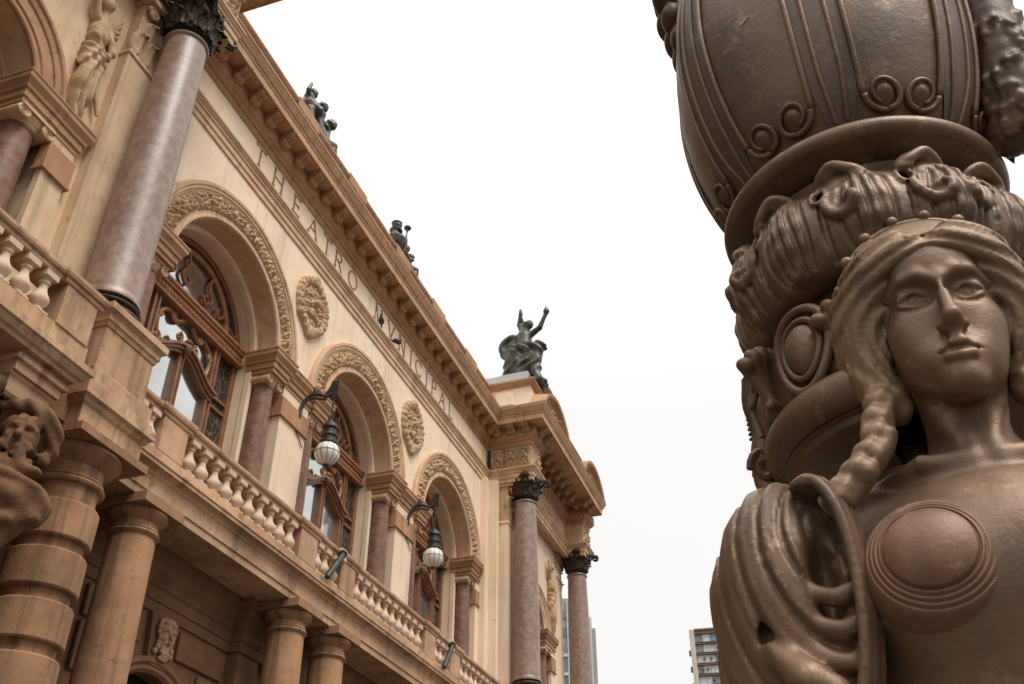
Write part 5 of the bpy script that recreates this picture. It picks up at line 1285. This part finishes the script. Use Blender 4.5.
for i in range(4):
    z = 2.445 + .095*i; x = -.352 - .034*min(1, i/2)
    for s in (-1, 0, 1):
        F.ball((x - .016*(1-abs(s)), s*(.062+.012*i), z + .02*abs(s)), (.040, .055, .056), .010)
        F.chain([(x+.02, s*.04, z-.05), (x-.030*(1-.5*abs(s)), s*(.066+.012*i), z), (x-.02, s*(.07+.012*i), z+.05)], [.007, .005, .004], .006, 's')
sculpt('leaf_crown', 'bronze_dark', F.V, lo, hi, .0055, L, PM, PL)
# stem of the lamp above the urn, shaft and pedestal below the bust
pobj(MB().lathe([(.2, 2.94), (.26, 2.96), (.27, 3.0), (.2, 3.04), (.11, 3.15), (.09, 3.6), (.13, 3.66), (.09, 3.7), (.08, 4.4), (.15, 4.5), (0, 4.52)], seg=48), 'stem', 'bronze')
pobj(MB().lathe([(.05*math.sin(PI*i/16)*5.4 if i else 0, 4.78 - .27*math.cos(PI*i/16)) for i in range(17)], seg=32), 'lamp_globe', 'globe', angle=180)
pobj(MB().lathe([(0, .95), (.15, .94), (.16, .6), (.17, .40), (.20, .3), (.19, .0), (.22, -.3), (.26, -.7), (.36, -.8), (.38, -.9), (.32, -.95), (.34, -1.3), (.46, -1.42), (.48, -1.6), (0, -1.6)], seg=64), 'pedestal', 'bronze_dark')

# ---- the woman: one continuous body, with hair, diadem and drapery as her parts
AL = R(7.5); U0, V0 = .08, .29
ca_, sa_ = math.cos(AL), math.sin(AL)
# figure axes: a = image right, b = forward
FM = PM @ Matrix(((ca_, sa_, 0, U0), (-sa_, ca_, 0, V0), (0, 0, 1, -.028), (0, 0, 0, 1)))
H = .0033
lo, hi = (-.40, -.28, .28), (.40, .215, 1.36)
F = Field(lo, hi, H)
F.ball((0, -.015, 1.19), (.106, .135, .155), .01)
F.ball((0, .030, 1.088), (.089, .089, .160), .05)
for s in (-1, 1):
    F.chain([(s*.056, .005, 1.03), (s*.038, .055, .970), (0, .088, .948)], [.036, .029, .026], .035)
    F.ball((s*.054, .070, 1.066), (.042, .037, .044), .04); F.ball((s*.044, .070, 1.015), (.034, .034, .036), .04)
F.ball((0, .098, .953), (.027, .027, .026), .025)
F.ball((0, .085, 1.20), (.075, .04, .06), .04)
# neck and trunk
F.chain([(0, -.015, 1.02), (0, -.028, .90), (0, -.03, .78)], [.072, .069, .085], .03)
for s in (-1, 1): F.chain([(s*.062, -.02, 1.01), (s*.045, .025, .92), (s*.018, .052, .835)], [.014, .016, .012], .03)
F.ball((0, -.07, .56), (.27, .19, .30), .06)
F.chain([(-.25, -.08, .70), (-.1, -.035, .775), (.1, -.035, .775), (.25, -.08, .70)], [.075, .062, .062, .075], .06)
F.ball((0, .03, .60), (.20, .14, .18), .06)
F.chain([(-.28, -.09, .66), (-.31, -.08, .30)], [.09, .075], .05); F.chain([(.28, -.09, .66), (.31, -.08, .30)], [.09, .075], .05)
F.chain([(0, -.08, .45), (0, -.10, .12)], [.21, .17], .05)
F.ball((0, .045, .815), (.018, .02, .02), .012, 's')
for s in (-1, 1): F.chain([(s*.025, .060, .812), (s*.10, .055, .822), (s*.2, -.0, .80)], [.014, .013, .010], .03)      # collar bones
# nose, brows
F.chain([(0, .122, 1.160), (0, .137, 1.105), (0, .158, 1.047)], [.0105, .0105, .0140], .012)
F.ball((0, .157, 1.044), (.0145, .0145, .0120), .010)
for s in (-1, 1):
    F.chain([(s*.006, .150, 1.0385), (s*.0190, .134, 1.0395)], [.0085, .0095], .010)
    F.chain([(s*.013, .124, 1.150), (s*.034, .1225, 1.1655), (s*.060, .111, 1.1665), (s*.088, .083, 1.148)], [.008, .0085, .008, .007], .016)
    F.ball((s*.048, .133, 1.124), (.041, .041, .0285), .012, 's')
    ec = (s*.0465, .0750, 1.1225); er = (.0375, .0335, .031)
    F.ball(ec, er, .003)
    def on_eye(dx, dz, o): return (ec[0] + s*dx, ec[1] + er[1]*math.sqrt(max(.05, 1-(dx/er[0])**2-(dz/er[2])**2)) + o, ec[2] + dz)
    T_ = [-1 + 2*i/10 for i in range(11)]
    F.chain([on_eye(.0290*t, .0165*(1-t*t) - .001*t + .0005, .0015) for t in T_], [.0030 + .0018*(1-t*t) for t in T_], .0025)
    F.chain([on_eye(.0290*t, -.0130*(1-t*t) - .001*t - .0005, .0008) for t in T_], [.0027 + .0008*(1-t*t) for t in T_], .0025)
    F.chain([on_eye(.0305*t, .0235*(1-t*t)**.8 - .0005, .0035) for t in T_[1:-1]], [.0035]*9, .008)
    # engraved iris and pupil
    F.chain([on_eye(-.002 + .0088*math.cos(2*PI*i/14), .001 + .0088*math.sin(2*PI*i/14), .0012) for i in range(15)], [.0016]*15, .001, 's')
    F.ball(on_eye(-.002, .002, .001), (.0040, .0034, .0040), .0012, 's')
F.ball((0, .094, .992), (.048, .034, .031), .035)
F.ball((0, .101, .943), (.027, .026, .022), .018)
F.chain([(-.0440, .108, .9925), (-.028, .1235, .9970), (-.010, .1360, 1.0010), (0, .1365, .9992), (.010, .1360, 1.0010), (.028, .1235, .9970), (.0440, .108, .9925)], [.0020, .0048, .0064, .0060, .0064, .0048, .0020], .004)
F.chain([(-.038, .110, .9850), (-.018, .1285, .9790), (0, .1315, .9775), (.018, .1285, .9790), (.038, .110, .9850)], [.0028, .0090, .0100, .0090, .0028], .004)
F.chain([(-.040, .114, .9910), (-.016, .1385, .9910), (0, .1415, .9895), (.016, .1385, .9910), (.040, .114, .9910)], [.0014, .0036, .0040, .0036, .0014], .002, 's')
F.chain([(0, .138, 1.036), (0, .1345, 1.012)], [.0105, .0085], .014)
# bodice edge across the chest
def bod(P):
    zc = .772 + .055*(P[0]/.2)**2 + .02*P[0]/.2
    return -.006/(1+np.exp(np.clip((P[2]-zc)/.0025, -40, 40)))*(P[1] > -.1)
F.put(bod, (-.30, -.12, .2), (.30, .24, .90), 0, 'a')
# round breast plates with ringed borders
PLATES = []
for s in (-1, 1):
    c0 = np.array((s*.120, .081, .610)); ax_ = np.array((s*.16, .96, .19)); ax_ /= np.linalg.norm(ax_)
    F.ball(tuple(c0 + np.array((0, -.012, -.010))), (.121, .100, .122), .05)
    PLATES.append((c0, ax_))
body = sculpt('woman', 'bronze', F.V, lo, hi, H, L, FM, PL)
for c0, ax_ in PLATES:
    RR = .1385; prof = []
    for i in range(121):
        q = .130*i/120; z = math.sqrt(RR*RR - q*q)
        if q < .076: z = math.sqrt(.108**2 - q*q) - math.sqrt(.108**2 - .076**2) + math.sqrt(RR*RR - .076**2) + .003
        for r_, d_ in ((.0785, .0065), (.0875, .0042), (.0960, .0038), (.1045, .0036)): z -= d_*math.exp(-((q-r_)/.0021)**2)
        if q > .112: z -= .55*(q-.112)
        prof.append((q*.90, z*.70 + .012))
    Z_ = Vector(ax_); X_ = Z_.cross(Vector((0, 0, 1))).normalized(); Y_ = Z_.cross(X_)
    MT = Matrix(((X_.x, Y_.x, Z_.x, c0[0]), (X_.y, Y_.y, Z_.y, c0[1]), (X_.z, Y_.z, Z_.z, c0[2]), (0, 0, 0, 1)))
    MB().lathe(prof, seg=72).xf(FM @ MT).obj('breast_plate', 'bronze_copper', body, PL, smooth=True, angle=180)
# hair
lo, hi = (-.30, -.20, .70), (.30, .22, 1.42); HH = .0050
F = Field(lo, hi, HH)
F.put(lambda P: smax(ell(P, (0, -.020, 1.180), (.130, .150, .168)), (P[1]-.092)*1.0 + 0*P[0] + 0*P[2], .03), (-.17, -.2, .98), (.17, .17, 1.40))
for s in (-1, 1):
    def lock(pts, r0, r1, r2, k=.012, n=5):
        q = bez(pts, n); m = len(q)-1; F.chain(q, [(r0 + (r1-r0)*min(1, i/m*3)) if i < m*.6 else r1 + (r2-r1)*(i/m-.6)/.4 for i in range(m+1)], k)
    lock([(s*.004, .112, 1.232), (s*.05, .108, 1.240), (s*.098, .078, 1.218), (s*.132, .038, 1.150), (s*.142, .010, 1.075), (s*.126, .0, 1.00), (s*.118, .01, .96)], .016, .040, .034)
    lock([(s*.012, .118, 1.246), (s*.06, .105, 1.262), (s*.112, .065, 1.240), (s*.150, .015, 1.175), (s*.160, -.012, 1.09), (s*.142, -.02, 1.0)], .012, .030, .022, .008)
    lock([(s*.02, .104, 1.262), (s*.07, .08, 1.282), (s*.125, .03, 1.255), (s*.163, -.02, 1.185), (s*.172, -.03, 1.10), (s*.155, -.03, 1.02)], .010, .026, .018, .008)
    lock([(s*.03, .124, 1.225), (s*.075, .108, 1.218), (s*.108, .075, 1.180), (s*.121, .048, 1.11), (s*.112, .032, 1.04)], .007, .018, .012, .008)
    lock([(s*.05, .118, 1.236), (s*.10, .088, 1.228), (s*.138, .045, 1.175), (s*.155, .015, 1.10), (s*.146, .0, 1.03)], .007, .015, .010, .006)
    lock([(s*.09, .07, 1.255), (s*.14, .025, 1.225), (s*.170, -.01, 1.15), (s*.168, -.02, 1.07), (s*.15, -.02, 1.0)], .006, .014, .009, .006)
    bp_ = bez([(s*.132, .010, .985), (s*.150, .032, .93), (s*.158, .055, .875), (s*.185, .078, .825), (s*.222, .090, .785), (s*.25, .096, .75)], 5)
    for k in range(0, len(bp_)-1, 4):
        p, p2 = bp_[k], bp_[min(k+4, len(bp_)-1)]; w_ = .75 if k > 18 else 1; o_ = .011*(1 if (k//4) % 2 else -1)
        F.chain([(p[0]+o_, p[1]+.008, p[2]), ((p[0]+p2[0])/2-o_*.2, (p[1]+p2[1])/2+.012, (p[2]+p2[2])/2), (p2[0]-o_, p2[1]+.002, p2[2])], [.020*w_, .029*w_, .018*w_], .006)
    F.chain(bp_, [.022]*len(bp_), .012)
F.ball((0, .078, 1.262), (.05, .035, .03), .012)
def strands(P):
    # wavy locks that run with the hair, away from the parting
    t = np.arctan2(np.abs(P[0]), P[2]-1.02); rr = np.sqrt(P[0]**2 + (P[2]-1.08)**2)
    w = .0030*np.sin(215*rr + 70*P[1] + 2.6*np.sin(4.5*t) + .8) + .0014*np.sin(480*rr + 40*P[1] + 3.2*np.sin(6*t) + 1)
    low = .0022*np.sin(120*P[2] + 190*np.abs(P[0]))
    k = 1/(1+np.exp(-np.clip((P[2]-.99)/.015, -40, 40)))
    return w*k + low*(1-k)
F.put(strands, lo, hi, 0, 'a')
hair = sculpt('hair', 'bronze_tan', F.V, lo, hi, HH, body, FM, PL, relax=1)
# diadem behind the hair roll
dm_ = MB(); n = 40
rim = [(.158*math.sin(t), .010 + .02*math.cos(t), 1.200 + .166*math.cos(t)) for t in [R(-88) + R(176)*i/n for i in range(n+1)]]
dm_.tube(rim, .0085, 8)
for i in range(8):
    t = R(-77) + R(154)*i/7; p = (.163*math.sin(t), .012 + .02*math.cos(t), 1.200 + .179*math.cos(t))
    dm_.lathe([(.0125*math.sin(PI*k/10), -.0125*math.cos(PI*k/10)) for k in range(11)], p, 14)
rows = []
for i in range(n+1):
    t = R(-88) + R(176)*i/n
    rows.append([((.158*(1-f)+.105*f)*math.sin(t), .010 + .02*math.cos(t) + .085*f, 1.200 + (.164*(1-f) + .055*f + .030*math.sin(PI*f)*.75)*math.cos(t)) for f in [q/8 for q in range(9)]])
dm_.grid(rows); dm_.xf(FM).obj('diadem', 'bronze_tan', body, PL, smooth=True, angle=60)
# drapery over the arm: folds swing round the hollow behind its hem
for s in (-1, 1):
    lo, hi = ((-.56, -.30, .02), (-.06, .25, .92)) if s < 0 else ((.06, -.30, .02), (.56, .25, .92))
    F = Field(lo, hi, .0052)
    F.ball((s*.355, -.05, .63), (.130, .180, .225), .02)
    F.chain([(s*.22, -.07, .77), (s*.32, -.06, .74)], [.06, .10], .05)
    F.chain([(s*.355, -.05, .62), (s*.37, -.05, .30), (s*.37, -.05, .05)], [.132, .130, .125], .05)
    F.chain([(s*.285, .03, .72), (s*.285, .045, .55), (s*.30, .03, .36)], [.045, .055, .05], .03)
    def fo(P, s=s):
        dx = P[0]*s - .265; dz = P[2] - .745; q = np.sqrt(dx**2*1.25 + dz**2*.36 + .12*(P[1]-.08)**2); an = np.arctan2(dx, dz)
        ph = q/.044 + .22*np.sin(1.7*an + .4) + .4; fr = ph - np.floor(ph)
        gr = np.exp(-((fr-.5)/.11)**2); ri = np.exp(-((fr-.22)/.16)**2)
        am = np.clip((q-.02)/.05, .3, 1)*np.clip(1.25-(q-.05)/.22, .55, 1)
        return (.0105*gr - .0035*ri + .0012*np.sin(2*PI*q/.013 + 3*an))*am
    F.put(fo, lo, hi, 0, 'a')
    F.put(lambda P, s=s: ell(P, (s*.292, .125, .615), (.028, .070, .090)), (s*.29-.10, .0, .46), (s*.29+.10, .25, .80), .02, 's')
    F.chain([(s*.40, .08, .585), (s*.395, .09, .54)], [.012, .016], .012, 's')
    F.chain([(s*.385, .095, .51), (s*.345, .12, .46), (s*.31, .12, .44)], [.018, .032, .026], .02)
    F.chain([(s*.41, .08, .44), (s*.35, .13, .37), (s*.30, .15, .33)], [.02, .045, .05], .02, 's')
    for k in range(3): F.chain(bez([(s*.365, .07, .675-.05*k), (s*.325, .095, .610-.052*k), (s*.28, .10, .590-.052*k), (s*.255, .10, .60-.052*k)], 4), [.013]*13, .010)
    hem = bez([(s*.318, .085, .795), (s*.292, .112, .795), (s*.270, .128, .768), (s*.252, .134, .71), (s*.246, .132, .63), (s*.250, .125, .54), (s*.265, .115, .46), (s*.290, .105, .40), (s*.32, .09, .34)], 5)
    F.chain(hem, [.0085]*len(hem), .006)
    F.chain([(p[0]-s*.010, p[1]-.012, p[2]) for p in hem], [.009]*len(hem), .006)
    F.chain([(p[0]-s*.016, p[1]-.035, p[2]) for p in hem], [.013]*len(hem), .012)
    sculpt('drapery', 'bronze', F.V, lo, hi, .0052, body, FM, PL)
